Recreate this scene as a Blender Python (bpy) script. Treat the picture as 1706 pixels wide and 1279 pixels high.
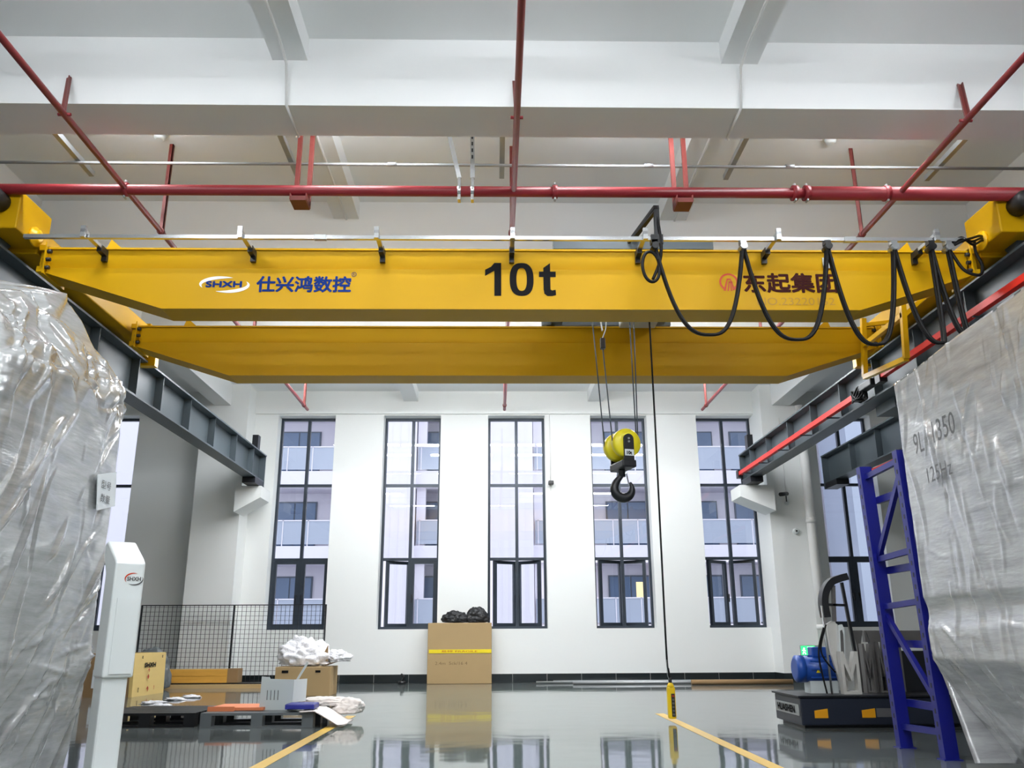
import bpy, bmesh, math, random
import numpy as np
from math import sin, cos, pi, radians, sqrt
from mathutils import Vector, Matrix, noise

random.seed(7)
scene = bpy.context.scene
for o in list(bpy.data.objects):
    bpy.data.objects.remove(o, do_unlink=True)
col = scene.collection

# ------------------------------------------------------------------ camera
FPX, YAW, PITCH, ROLL, CAMH = 1417.0, 0.02083, 0.28882, -0.005328, 0.763
F = Vector((sin(YAW) * cos(PITCH), cos(YAW) * cos(PITCH), sin(PITCH)))
_r = Vector((cos(YAW), -sin(YAW), 0))
_u = _r.cross(F)
R = cos(ROLL) * _r + sin(ROLL) * _u
U = -sin(ROLL) * _r + cos(ROLL) * _u
CAM = Vector((0, 0, CAMH))
cam = bpy.data.cameras.new('camera')
cam.sensor_fit = 'HORIZONTAL'
cam.sensor_width = 36.0
cam.lens = 36.0 * FPX / 1706.0
cam.clip_start = 0.05
cam.clip_end = 300
camo = bpy.data.objects.new('camera', cam)
col.objects.link(camo)
camo.matrix_world = Matrix(((R.x, U.x, -F.x, CAM.x), (R.y, U.y, -F.y, CAM.y), (R.z, U.z, -F.z, CAM.z), (0, 0, 0, 1)))
scene.camera = camo


def ray(x, y):
    return (x - 853) * R - (y - 639.5) * U + FPX * F


def onY(x, y, Y):
    d = ray(x, y)
    return CAM + d * (Y / d.y)


def onX(x, y, X):
    d = ray(x, y)
    return CAM + d * (X / d.x)


def onZ(x, y, z):
    d = ray(x, y)
    return CAM + d * ((z - CAMH) / d.z)


# ------------------------------------------------------------------ world, exposure
world = bpy.data.worlds.new('world')
scene.world = world
world.use_nodes = True
bg = world.node_tree.nodes['Background']
bg.inputs[0].default_value = (0.88, 0.92, 1.0, 1)
bg.inputs[1].default_value = 1.75
scene.view_settings.view_transform = 'Standard'
scene.view_settings.look = 'None'
scene.view_settings.gamma = 1.0
scene.view_settings.use_curve_mapping = False
scene.view_settings.exposure = 0.2
LAMP = 66.0          # emission of the lamp diffusers


# ------------------------------------------------------------------ materials
MATS = {}


def hexc(r, g, b):
    f = lambda c: (c / 255 / 12.92) if c / 255 <= 0.04045 else ((c / 255 + 0.055) / 1.055) ** 2.4
    return (f(r), f(g), f(b), 1)


def mat(name, rgb, rough=0.5, metal=0.0, spec=0.5, var=0.06, vscale=4.0, bump=0.0, bscale=40.0, coat=0.0, stretch=None, alpha=None):
    m = bpy.data.materials.new(name)
    m.use_nodes = True
    nt = m.node_tree
    b = nt.nodes['Principled BSDF']
    c = hexc(*rgb)
    b.inputs['Roughness'].default_value = rough
    b.inputs['Metallic'].default_value = metal
    b.inputs['Specular IOR Level'].default_value = spec
    b.inputs['Coat Weight'].default_value = coat
    tc = nt.nodes.new('ShaderNodeTexCoord')
    src = tc.outputs['Object']
    if stretch:
        mp = nt.nodes.new('ShaderNodeMapping')
        mp.inputs['Scale'].default_value = stretch
        nt.links.new(src, mp.inputs['Vector'])
        src = mp.outputs['Vector']
    nz = nt.nodes.new('ShaderNodeTexNoise')
    nz.inputs['Scale'].default_value = vscale
    nz.inputs['Detail'].default_value = 4
    nt.links.new(src, nz.inputs['Vector'])
    rmp = nt.nodes.new('ShaderNodeMix')
    rmp.data_type = 'RGBA'
    rmp.inputs[6].default_value = (c[0] * (1 - var), c[1] * (1 - var), c[2] * (1 - var), 1)
    rmp.inputs[7].default_value = (min(1, c[0] * (1 + var)), min(1, c[1] * (1 + var)), min(1, c[2] * (1 + var)), 1)
    nt.links.new(nz.outputs['Fac'], rmp.inputs[0])
    nt.links.new(rmp.outputs[2], b.inputs['Base Color'])
    if bump:
        n2 = nt.nodes.new('ShaderNodeTexNoise')
        n2.inputs['Scale'].default_value = bscale
        n2.inputs['Detail'].default_value = 3
        nt.links.new(src, n2.inputs['Vector'])
        bp = nt.nodes.new('ShaderNodeBump')
        bp.inputs['Strength'].default_value = bump
        bp.inputs['Distance'].default_value = 0.01
        nt.links.new(n2.outputs['Fac'], bp.inputs['Height'])
        nt.links.new(bp.outputs['Normal'], b.inputs['Normal'])
    MATS[name] = m
    return m


def emit(name, rgb, strength):
    m = bpy.data.materials.new(name)
    m.use_nodes = True
    nt = m.node_tree
    nt.nodes.remove(nt.nodes['Principled BSDF'])
    e = nt.nodes.new('ShaderNodeEmission')
    e.inputs[0].default_value = hexc(*rgb)
    e.inputs[1].default_value = strength
    nt.links.new(e.outputs[0], nt.nodes['Material Output'].inputs[0])
    MATS[name] = m
    return m


def glass(name, tint=(0.93, 0.95, 0.97), ior=1.45):
    m = bpy.data.materials.new(name)
    m.use_nodes = True
    nt = m.node_tree
    nt.nodes.remove(nt.nodes['Principled BSDF'])
    t = nt.nodes.new('ShaderNodeBsdfTransparent')
    t.inputs[0].default_value = (*tint, 1)
    g = nt.nodes.new('ShaderNodeBsdfGlossy')
    g.inputs['Roughness'].default_value = 0.01
    lw = nt.nodes.new('ShaderNodeLayerWeight')
    lw.inputs[0].default_value = 0.5
    pw = nt.nodes.new('ShaderNodeMath')
    pw.operation = 'POWER'
    pw.inputs[1].default_value = 4.0
    nt.links.new(lw.outputs['Facing'], pw.inputs[0])
    fr = nt.nodes.new('ShaderNodeMath')
    fr.operation = 'MULTIPLY_ADD'
    fr.inputs[1].default_value = 0.9
    fr.inputs[2].default_value = 0.05
    nt.links.new(pw.outputs[0], fr.inputs[0])
    mx = nt.nodes.new('ShaderNodeMixShader')
    nt.links.new(fr.outputs[0], mx.inputs[0])
    nt.links.new(t.outputs[0], mx.inputs[1])
    nt.links.new(g.outputs[0], mx.inputs[2])
    nt.links.new(mx.outputs[0], nt.nodes['Material Output'].inputs[0])
    MATS[name] = m
    return m


mat('white_wall', (236, 238, 236), rough=0.75, var=0.015, vscale=0.8, bump=0.03, bscale=60)
mat('ceiling_paint', (240, 242, 242), rough=0.85, var=0.02, vscale=0.7)
mat('crane_yellow', (202, 156, 0), rough=0.5, var=0.03, vscale=1.2, spec=0.22)
mat('frame_yellow', (236, 184, 0), rough=0.35, var=0.03)
mat('steel_dark', (74, 84, 90), rough=0.4, var=0.08, vscale=3)
mat('black_paint', (26, 28, 32), rough=0.4, var=0.1)
mat('rubber', (20, 20, 22), rough=0.55, var=0.1)
mat('cable_black', (16, 16, 17), rough=0.55, spec=0.25, var=0.1)
mat('pipe_red', (134, 34, 42), rough=0.4, var=0.06, vscale=3)
mat('hanger_red', (112, 44, 38), rough=0.5, var=0.1, vscale=6)
mat('galv', (176, 180, 182), rough=0.35, metal=0.8, var=0.1, vscale=12)
mat('silver', (205, 208, 210), rough=0.25, metal=0.85, var=0.05)
mat('conduit_grey', (170, 172, 174), rough=0.4, metal=0.4, var=0.05)
mat('conduit_white', (232, 232, 230), rough=0.5, var=0.02)
mat('rail_red', (230, 40, 30), rough=0.45, var=0.04)
mat('alu_frame', (52, 60, 70), rough=0.35, metal=0.3, var=0.05)
mat('tile_black', (34, 40, 42), rough=0.15, var=0.15, vscale=5)
mat('grout', (190, 190, 186), rough=0.8, var=0.05)
mat('cardboard', (172, 146, 104), rough=0.8, var=0.05, vscale=3, bump=0.05, bscale=30)
mat('cardboard_dark', (140, 112, 76), rough=0.8, var=0.06, vscale=3)
mat('plywood', (214, 186, 118), rough=0.6, var=0.05, vscale=2, stretch=(1, 1, 8))
mat('wood_crate', (212, 160, 66), rough=0.6, var=0.18, vscale=3, stretch=(1, 6, 8))
mat('wood_pale', (190, 160, 112), rough=0.7, var=0.12, vscale=3, stretch=(1, 6, 8))
mat('tape_yellow', (238, 214, 30), rough=0.4, var=0.08, vscale=12)
mat('ink_red', (176, 52, 34), rough=0.7, var=0.1)
mat('ink_black', (16, 16, 18), rough=0.7, spec=0.15, var=0.1)
mat('ink_maroon', (58, 14, 10), rough=0.7, spec=0.15, var=0.1)
mat('ink_blue', (10, 46, 118), rough=0.7, spec=0.15, var=0.1)
mat('ink_white', (246, 246, 244), rough=0.5, var=0.02)
mat('ink_faint', (176, 132, 10), rough=0.5, var=0.1)
mat('ink_brown', (120, 98, 66), rough=0.8, var=0.1)
mat('ink_grey', (92, 92, 94), rough=0.6, var=0.1)
mat('emblem_red', (196, 62, 20), rough=0.45, var=0.05)
mat('black_plastic', (24, 25, 27), rough=0.35, var=0.1)
mat('grey_plastic', (96, 102, 104), rough=0.45, var=0.08)
mat('dark_bags', (18, 19, 22), rough=0.5, var=0.2, vscale=14, bump=0.5, bscale=9)
mat('white_metal', (226, 232, 232), rough=0.3, var=0.02, coat=0.1)
mat('pale_grey_metal', (204, 212, 212), rough=0.35, var=0.02)
mat('bubble_wrap', (240, 240, 244), rough=0.25, var=0.05, vscale=20, bump=1.0, bscale=35)
mat('foam_white', (240, 232, 226), rough=0.7, var=0.05, vscale=8, bump=0.4, bscale=10)
mat('orange_board', (224, 132, 86), rough=0.6, var=0.06)
mat('folder_blue', (38, 44, 138), rough=0.4, var=0.06)
mat('rack_blue', (17, 24, 126), rough=0.35, var=0.06)
mat('motor_blue', (24, 72, 158), rough=0.35, var=0.06)
mat('cast_grey', (206, 204, 198), rough=0.5, var=0.1, vscale=8)
mat('cast_dark', (98, 96, 94), rough=0.5, var=0.15, vscale=8)
mat('navy_paint', (34, 40, 54), rough=0.35, var=0.08)
mat('amber', (230, 160, 20), rough=0.4, var=0.1)
mat('hook_yellow', (240, 224, 40), rough=0.35, var=0.03)
mat('pendant_yellow', (246, 206, 16), rough=0.4, var=0.03)
mat('line_yellow', (232, 190, 78), rough=0.3, var=0.06, vscale=6)
mat('label_paper', (224, 230, 234), rough=0.4, var=0.02)
mat('facade_pale', (226, 222, 232), rough=0.8, var=0.03, vscale=0.6)
mat('facade_white', (236, 231, 241), rough=0.8, var=0.02, vscale=0.6)
mat('facade_grey', (188, 188, 198), rough=0.8, var=0.03, vscale=0.6)
mat('facade_glass', (96, 118, 150), rough=0.1, var=0.1, vscale=0.8)
mat('balustrade', (172, 180, 198), rough=0.3, var=0.04, vscale=1)
mat('facade_frame', (86, 96, 112), rough=0.5, var=0.05)
mat('outdoor_paving', (180, 182, 184), rough=0.9, var=0.05)
glass('window_glass')
glass('film_clear', tint=(0.82, 0.84, 0.85), ior=1.5)
emit('lamp_glow', (248, 251, 255), LAMP)
emit('exit_glow', (60, 240, 130), 1.6)
emit('exit_white', (230, 255, 240), 2.2)
emit('warm_room', (255, 226, 170), 1.6)


def floor_material():
    m = bpy.data.materials.new('epoxy_floor')
    m.use_nodes = True
    nt = m.node_tree
    b = nt.nodes['Principled BSDF']
    geo = nt.nodes.new('ShaderNodeNewGeometry')
    sep = nt.nodes.new('ShaderNodeSeparateXYZ')
    nt.links.new(geo.outputs['Position'], sep.inputs[0])

    def step(sock, thr, gt):
        n = nt.nodes.new('ShaderNodeMath')
        n.operation = 'GREATER_THAN' if gt else 'LESS_THAN'
        nt.links.new(sock, n.inputs[0])
        n.inputs[1].default_value = thr
        return n.outputs[0]

    def mul(a, c):
        n = nt.nodes.new('ShaderNodeMath')
        n.operation = 'MULTIPLY'
        nt.links.new(a, n.inputs[0])
        nt.links.new(c, n.inputs[1])
        return n.outputs[0]
    mask = mul(mul(step(sep.outputs[0], -1.5, True), step(sep.outputs[0], 1.73, False)), step(sep.outputs[1], 13.9, False))
    nz = nt.nodes.new('ShaderNodeTexNoise')
    nz.inputs['Scale'].default_value = 0.9
    nz.inputs['Detail'].default_value = 6
    nz.inputs['Roughness'].default_value = 0.6
    nt.links.new(geo.outputs['Position'], nz.inputs['Vector'])

    def cmix(c1, c2, fac):
        n = nt.nodes.new('ShaderNodeMix')
        n.data_type = 'RGBA'
        if isinstance(c1, tuple):
            n.inputs[6].default_value = c1
        else:
            nt.links.new(c1, n.inputs[6])
        if isinstance(c2, tuple):
            n.inputs[7].default_value = c2
        else:
            nt.links.new(c2, n.inputs[7])
        nt.links.new(fac, n.inputs[0])
        return n.outputs[2]
    g1 = cmix(hexc(88, 94, 94), hexc(108, 114, 113), nz.outputs['Fac'])
    g2 = cmix(hexc(92, 104, 100), hexc(106, 118, 113), nz.outputs['Fac'])
    nt.links.new(cmix(g1, g2, mask), b.inputs['Base Color'])
    b.inputs['Roughness'].default_value = 0.06
    b.inputs['IOR'].default_value = 1.36
    b.inputs['Specular IOR Level'].default_value = 0.5
    n2 = nt.nodes.new('ShaderNodeTexNoise')
    n2.inputs['Scale'].default_value = 1.6
    n2.inputs['Detail'].default_value = 2
    nt.links.new(geo.outputs['Position'], n2.inputs['Vector'])
    bp = nt.nodes.new('ShaderNodeBump')
    bp.inputs['Strength'].default_value = 0.12
    bp.inputs['Distance'].default_value = 0.02
    nt.links.new(n2.outputs['Fac'], bp.inputs['Height'])
    nt.links.new(bp.outputs['Normal'], b.inputs['Normal'])
    MATS['epoxy_floor'] = m


floor_material()


def film_material(name, rgb, metal, rough, smax):
    """stretch film: grey sheet with bright crinkles"""
    m = bpy.data.materials.new(name)
    m.use_nodes = True
    nt = m.node_tree
    b = nt.nodes['Principled BSDF']
    tc = nt.nodes.new('ShaderNodeTexCoord')
    mp = nt.nodes.new('ShaderNodeMapping')
    mp.inputs['Scale'].default_value = (1.0, 1.0, 7.0)
    mp.inputs['Rotation'].default_value = (0.25, 0, 0)
    nt.links.new(tc.outputs['Object'], mp.inputs['Vector'])
    nz = nt.nodes.new('ShaderNodeTexNoise')
    nz.inputs['Scale'].default_value = 2.2
    nz.inputs['Detail'].default_value = 8
    nz.inputs['Roughness'].default_value = 0.65
    nt.links.new(mp.outputs['Vector'], nz.inputs['Vector'])
    c = hexc(*rgb)
    cr = nt.nodes.new('ShaderNodeValToRGB')
    cr.color_ramp.elements[0].position = 0.3
    cr.color_ramp.elements[0].color = (c[0] * 0.72, c[1] * 0.72, c[2] * 0.72, 1)
    cr.color_ramp.elements[1].position = 0.72
    cr.color_ramp.elements[1].color = (min(1, c[0] * 1.3), min(1, c[1] * 1.3), min(1, c[2] * 1.3), 1)
    nt.links.new(nz.outputs['Fac'], cr.inputs[0])
    nt.links.new(cr.outputs[0], b.inputs['Base Color'])
    b.inputs['Metallic'].default_value = metal
    b.inputs['Roughness'].default_value = rough
    b.inputs['Specular IOR Level'].default_value = 0.9
    b.inputs['Coat Weight'].default_value = 1.0
    b.inputs['Coat Roughness'].default_value = 0.06
    n2 = nt.nodes.new('ShaderNodeTexNoise')
    n2.inputs['Scale'].default_value = 6.0
    n2.inputs['Detail'].default_value = 5
    nt.links.new(mp.outputs['Vector'], n2.inputs['Vector'])
    bp = nt.nodes.new('ShaderNodeBump')
    bp.inputs['Strength'].default_value = smax
    bp.inputs['Distance'].default_value = 0.02
    nt.links.new(n2.outputs['Fac'], bp.inputs['Height'])
    nt.links.new(bp.outputs['Normal'], b.inputs['Normal'])
    MATS[name] = m


film_material('film_silver', (168, 170, 170), 0.2, 0.2, 0.14)
film_material('film_grey', (178, 179, 180), 0.14, 0.24, 0.12)


# ------------------------------------------------------------------ mesh helpers
WORIG = {}


class MB:
    """collects world-space geometry, builds ONE mesh object"""

    def __init__(self):
        self.v = []
        self.f = []
        self.smooth = []

    def add(self, vs, fs, smooth=False):
        n = len(self.v)
        self.v += [Vector(p) for p in vs]
        self.f += [tuple(i + n for i in f) for f in fs]
        self.smooth += [smooth] * len(fs)
        return self

    def box(self, x0, x1, y0, y1, z0, z1):
        x0, x1 = min(x0, x1), max(x0, x1)
        y0, y1 = min(y0, y1), max(y0, y1)
        z0, z1 = min(z0, z1), max(z0, z1)
        vs = [(x0, y0, z0), (x1, y0, z0), (x1, y1, z0), (x0, y1, z0), (x0, y0, z1), (x1, y0, z1), (x1, y1, z1), (x0, y1, z1)]
        return self.add(vs, [(0, 3, 2, 1), (4, 5, 6, 7), (0, 1, 5, 4), (1, 2, 6, 5), (2, 3, 7, 6), (3, 0, 4, 7)])

    def cbox(self, x0, x1, y0, y1, z0, z1, c=0.01):
        """box with chamfered vertical and horizontal edges"""
        bm = bmesh.new()
        bmesh.ops.create_cube(bm, size=1)
        for v in bm.verts:
            v.co = Vector((x0 + (v.co.x + .5) * (x1 - x0), y0 + (v.co.y + .5) * (y1 - y0), z0 + (v.co.z + .5) * (z1 - z0)))
        bmesh.ops.bevel(bm, geom=list(bm.edges), offset=c, segments=2, affect='EDGES', profile=0.5)
        bm.verts.index_update()
        self.add([v.co.copy() for v in bm.verts], [tuple(v.index for v in f.verts) for f in bm.faces])
        bm.free()
        return self

    def bar(self, a, b, w, h, up=(0, 0, 1)):
        """rectangular bar from a to b, w across, h along up"""
        a, b = Vector(a), Vector(b)
        d = (b - a).normalized()
        upv = Vector(up)
        if abs(d.dot(upv)) > 0.98:
            upv = Vector((0, 1, 0))
        s = d.cross(upv).normalized()
        t = s.cross(d).normalized()
        vs = []
        for p in (a, b):
            for i, j in ((-1, -1), (1, -1), (1, 1), (-1, 1)):
                vs.append(p + s * (i * w / 2) + t * (j * h / 2))
        return self.add(vs, [(0, 1, 2, 3)[::-1], (4, 5, 6, 7), (0, 1, 5, 4), (1, 2, 6, 5), (2, 3, 7, 6), (3, 0, 4, 7)])

    def cyl(self, a, b, r, n=14, r2=None, caps=True):
        a, b = Vector(a), Vector(b)
        r2 = r if r2 is None else r2
        d = (b - a).normalized()
        t = Vector((0, 0, 1)) if abs(d.z) < 0.9 else Vector((1, 0, 0))
        s = d.cross(t).normalized()
        t = s.cross(d)
        vs = []
        for p, rr in ((a, r), (b, r2)):
            for i in range(n):
                an = 2 * pi * i / n
                vs.append(p + (s * cos(an) + t * sin(an)) * rr)
        self.add(vs, [(i, (i + 1) % n, n + (i + 1) % n, n + i) for i in range(n)], True)
        if caps:
            k = len(self.v) - 2 * n
            self.f += [tuple(range(k, k + n))[::-1], tuple(range(k + n, k + 2 * n))]
            self.smooth += [False, False]
        return self

    def tube(self, pts, r, n=8, radii=None, closed=False, caps=True):
        pts = [Vector(p) for p in pts]
        N = len(pts)
        vs = []
        prev = None
        for i, p in enumerate(pts):
            if closed:
                d = (pts[(i + 1) % N] - pts[i - 1]).normalized()
            else:
                d = (pts[min(i + 1, N - 1)] - pts[max(i - 1, 0)]).normalized()
            if prev is None:
                t = Vector((0, 0, 1)) if abs(d.z) < 0.9 else Vector((0, 1, 0))
                s = d.cross(t).normalized()
            else:
                s = (prev - d * prev.dot(d)).normalized()
            prev = s
            t = d.cross(s)
            rr = radii[i] if radii else r
            for k in range(n):
                an = 2 * pi * k / n
                vs.append(p + (s * cos(an) + t * sin(an)) * rr)
        fs = []
        for i in range(N if closed else N - 1):
            j = (i + 1) % N
            for k in range(n):
                fs.append((i * n + k, i * n + (k + 1) % n, j * n + (k + 1) % n, j * n + k))
        self.add(vs, fs, True)
        if caps and not closed:
            k = len(self.v) - N * n
            self.f += [tuple(range(k, k + n))[::-1], tuple(range(k + (N - 1) * n, k + N * n))]
            self.smooth += [False, False]
        return self

    def prism(self, poly, vec):
        """planar polygon (list of 3D points) extruded by vec"""
        poly = [Vector(p) for p in poly]
        vec = Vector(vec)
        n = len(poly)
        vs = poly + [p + vec for p in poly]
        return self.add(vs, [tuple(range(n)), tuple(range(n, 2 * n))[::-1]] + [(i, n + i, n + (i + 1) % n, (i + 1) % n) for i in range(n)])

    def lathe(self, prof, base, axis, n=20):
        """profile [(r, t)] along axis from base"""
        ax = Vector(axis).normalized()
        t0 = Vector((0, 0, 1)) if abs(ax.z) < 0.9 else Vector((1, 0, 0))
        s = ax.cross(t0).normalized()
        t = s.cross(ax)
        base = Vector(base)
        vs = []
        for r, h in prof:
            for k in range(n):
                an = 2 * pi * k / n
                vs.append(base + ax * h + (s * cos(an) + t * sin(an)) * r)
        fs = []
        for i in range(len(prof) - 1):
            for k in range(n):
                fs.append((i * n + k, i * n + (k + 1) % n, (i + 1) * n + (k + 1) % n, (i + 1) * n + k))
        self.add(vs, fs, True)
        k = len(self.v) - len(prof) * n
        self.f += [tuple(range(k, k + n))[::-1], tuple(range(k + (len(prof) - 1) * n, k + len(prof) * n))]
        self.smooth += [False, False]
        return self

    def build(self, name, material, parent=None, recalc=True, **props):
        xs = [p.x for p in self.v]
        ys = [p.y for p in self.v]
        zs = [p.z for p in self.v]
        org = Vector(((min(xs) + max(xs)) / 2, (min(ys) + max(ys)) / 2, min(zs)))
        me = bpy.data.meshes.new(name)
        me.from_pydata([tuple(p - org) for p in self.v], [], self.f)
        me.polygons.foreach_set('use_smooth', self.smooth)
        if recalc:
            bm = bmesh.new()
            bm.from_mesh(me)
            bmesh.ops.recalc_face_normals(bm, faces=bm.faces)
            bm.to_mesh(me)
            bm.free()
        me.materials.append(MATS[material])
        o = bpy.data.objects.new(name, me)
        col.objects.link(o)
        put(o, org, parent)
        for k, v in props.items():
            o[k] = v
        return o


def put(o, org, parent):
    WORIG[o.name] = Vector(org)
    if parent:
        o.parent = parent
        o.location = Vector(org) - WORIG[parent.name]
    else:
        o.location = org


def tag(o, label=None, cat=None, group=None, kind=None):
    if label:
        o['label'] = label
    if cat:
        o['category'] = cat
    if group:
        o['group'] = group
    if kind:
        o['kind'] = kind
    return o


def thing(name, loc, label, cat, group=None):
    o = bpy.data.objects.new(name, None)
    o.empty_display_size = 0.1
    col.objects.link(o)
    put(o, loc, None)
    return tag(o, label, cat, group)


def piece(src, name, org, parent):
    """another object sharing src's mesh"""
    o = src.copy()
    o.name = name
    col.objects.link(o)
    put(o, org, parent)
    return o


def copy_tree(src, delta, label, parent=None):
    o = src.copy()
    col.objects.link(o)
    if parent is None:
        put(o, WORIG[src.name] + Vector(delta), None)
        o['label'] = label
    else:
        o.parent = parent
    for ch in list(src.children):
        copy_tree(ch, delta, label, o)
    return o


def lettering(name, body, material, parent, loc, height, xdir, updir, bold=0.0, depth=0.002, width=None, label=None):
    """flat lettering as a mesh: lower-left corner loc, written along xdir"""
    c = bpy.data.curves.new(name, 'FONT')
    c.body = body
    c.size = 1.0
    c.resolution_u = 3
    t = bpy.data.objects.new(name + '_src', c)
    col.objects.link(t)
    dg = bpy.context.evaluated_depsgraph_get()
    me = bpy.data.meshes.new_from_object(t.evaluated_get(dg))
    bpy.data.objects.remove(t, do_unlink=True)
    vs = [v.co.copy() for v in me.vertices]
    fs = [tuple(p.vertices) for p in me.polygons]
    bpy.data.meshes.remove(me)
    x0, x1 = min(v.x for v in vs), max(v.x for v in vs)
    y0, y1 = min(v.y for v in vs), max(v.y for v in vs)
    sy = height / (y1 - y0)
    sx = sy if width is None else width / (x1 - x0)
    xd, ud = Vector(xdir).normalized(), Vector(updir).normalized()
    nd = xd.cross(ud)
    mb = MB()
    shifts = [(0, 0)]
    if bold:
        shifts += [(bold * cos(k * pi / 4), bold * sin(k * pi / 4)) for k in range(8)]
    for i, (dx, dy) in enumerate(shifts):
        mb.add([Vector(loc) + xd * ((v.x - x0) * sx + dx) + ud * ((v.y - y0) * sy + dy) + nd * (depth + i * 0.00015) for v in vs], fs)
    o = mb.build(name, material, parent, recalc=False)
    if label:
        o['label'] = label
    return o


def struct(o):
    o['kind'] = 'structure'
    return o


# ================================================================== THE BUILDING SHELL
WY = 15.6            # inner face of the back wall
FY = 15.85           # window plane
SLAB = 5.24
XW = 11.5            # side walls of the neighbouring bays
YB = -8.0

struct(MB().box(-XW, XW, YB, WY + .4, -0.2, 0).build('floor', 'epoxy_floor'))
ceiling = struct(MB().box(-XW, XW, YB, WY + .4, SLAB, SLAB + .25).build('ceiling', 'ceiling_paint'))
for (y0, y1) in ((-7.4, -7.0), (-3.2, -2.8), (1.2, 1.6), (5.62, 6.03), (8.22, 8.62), (10.95, 11.35)):   # cross beams
    MB().box(-XW, XW, y0, y1, 4.64, SLAB).build('cross_beam', 'ceiling_paint', ceiling)
for (x0, x1, z) in ((-1.72, -1.45, 5.04), (1.76, 2.05, 5.04), (-5.12, -4.82, 4.84), (5.12, 5.45, 4.84), (-8.4, -8.1, 5.04), (8.4, 8.7, 5.04)):
    MB().box(x0, x1, YB, WY, z, SLAB).build('long_beam', 'ceiling_paint', ceiling)

# back wall with openings
WIN = [(-4.07, -3.00), (-2.09, -1.02), (-0.13, 0.94), (1.80, 2.87), (3.81, 4.90)]
SIDE_L, SIDE_R = (-7.72, -6.66), (6.06, 7.14)
openings = sorted(WIN + [SIDE_L, SIDE_R])
W0, W1 = 0.90, 4.78
mb = MB()
xs = [-XW] + [c for ab in openings for c in ab] + [XW]
for i in range(0, len(xs), 2):
    mb.box(xs[i], xs[i + 1], WY, WY + .4, 0, SLAB)
for a, b in openings:
    mb.box(a, b, WY, WY + .4, 0, W0)
    mb.box(a, b, WY, WY + .4, W1, SLAB)
wall_back = struct(mb.build('wall_back', 'white_wall'))
MB().box(-4.82, 5.12, WY - .05, WY, 4.80, SLAB).build('edge_beam', 'white_wall', wall_back)
struct(MB().box(-XW - .2, -XW, YB, WY + .4, 0, SLAB + .25).build('wall_left', 'white_wall'))
struct(MB().box(XW, XW + .2, YB, WY + .4, 0, SLAB + .25).build('wall_right', 'white_wall'))
struct(MB().box(-XW - .2, XW + .2, YB - .2, YB, 0, SLAB + .25).build('wall_front', 'white_wall'))

# tiled black skirting, tile by tile
bb = struct(MB().box(-4.50, 4.90, WY - .008, WY, 0, 0.15).build('baseboard_back', 'grout'))
tile0 = None
x = -4.49
while x < 4.88:
    w = min(0.594, 4.895 - x)
    if tile0 is None or w < 0.59:
        t = MB().box(x, x + w, WY - .016, WY - .006, 0.002, 0.146).build('tile', 'tile_black', bb)
        tile0 = tile0 or t
    else:
        piece(tile0, 'tile', Vector((x + w / 2, WY - .011, 0.002)), bb)
    x += 0.60

# columns with sloped corbels
def column(label, x0, x1, side, cx0, cx1, zt):
    root = thing('column', ((x0 + x1) / 2, WY - .25, 0), label, 'column')
    MB().box(x0, x1, WY - .5, WY, 0, SLAB).build('shaft', 'white_wall', root)
    # corbel, extruded along Y
    poly = [(cx0, WY - .85, zt), (cx1, WY - .85, zt), (cx1, WY - .85, zt - .20), (cx0, WY - .85, zt - .45)]
    MB().prism(poly, (0, 0.35, 0)).prism([(p[0], WY - .5, p[2]) for p in poly], (0, .25, 0)).build('corbel', 'white_wall', root)
    MB().box(x0 - .012, x1 + .012, WY - .515, WY - .5, 0, .15).box((x1 if side > 0 else x0 - .012), (x1 + .012 if side > 0 else x0), WY - .5, WY, 0, .15).build('skirting', 'tile_black', root)
    return root


column('white concrete column left of the windows with a sloped corbel', -5.33, -4.50, 1, -4.50, -4.06, 3.30)
column('white concrete column right of the windows beside the downpipe', 4.90, 5.60, -1, 4.90, 4.30, 3.30)

# ------------------------------------------------------------------ windows
T1, T2 = 3.49, 2.13     # transoms


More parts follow.
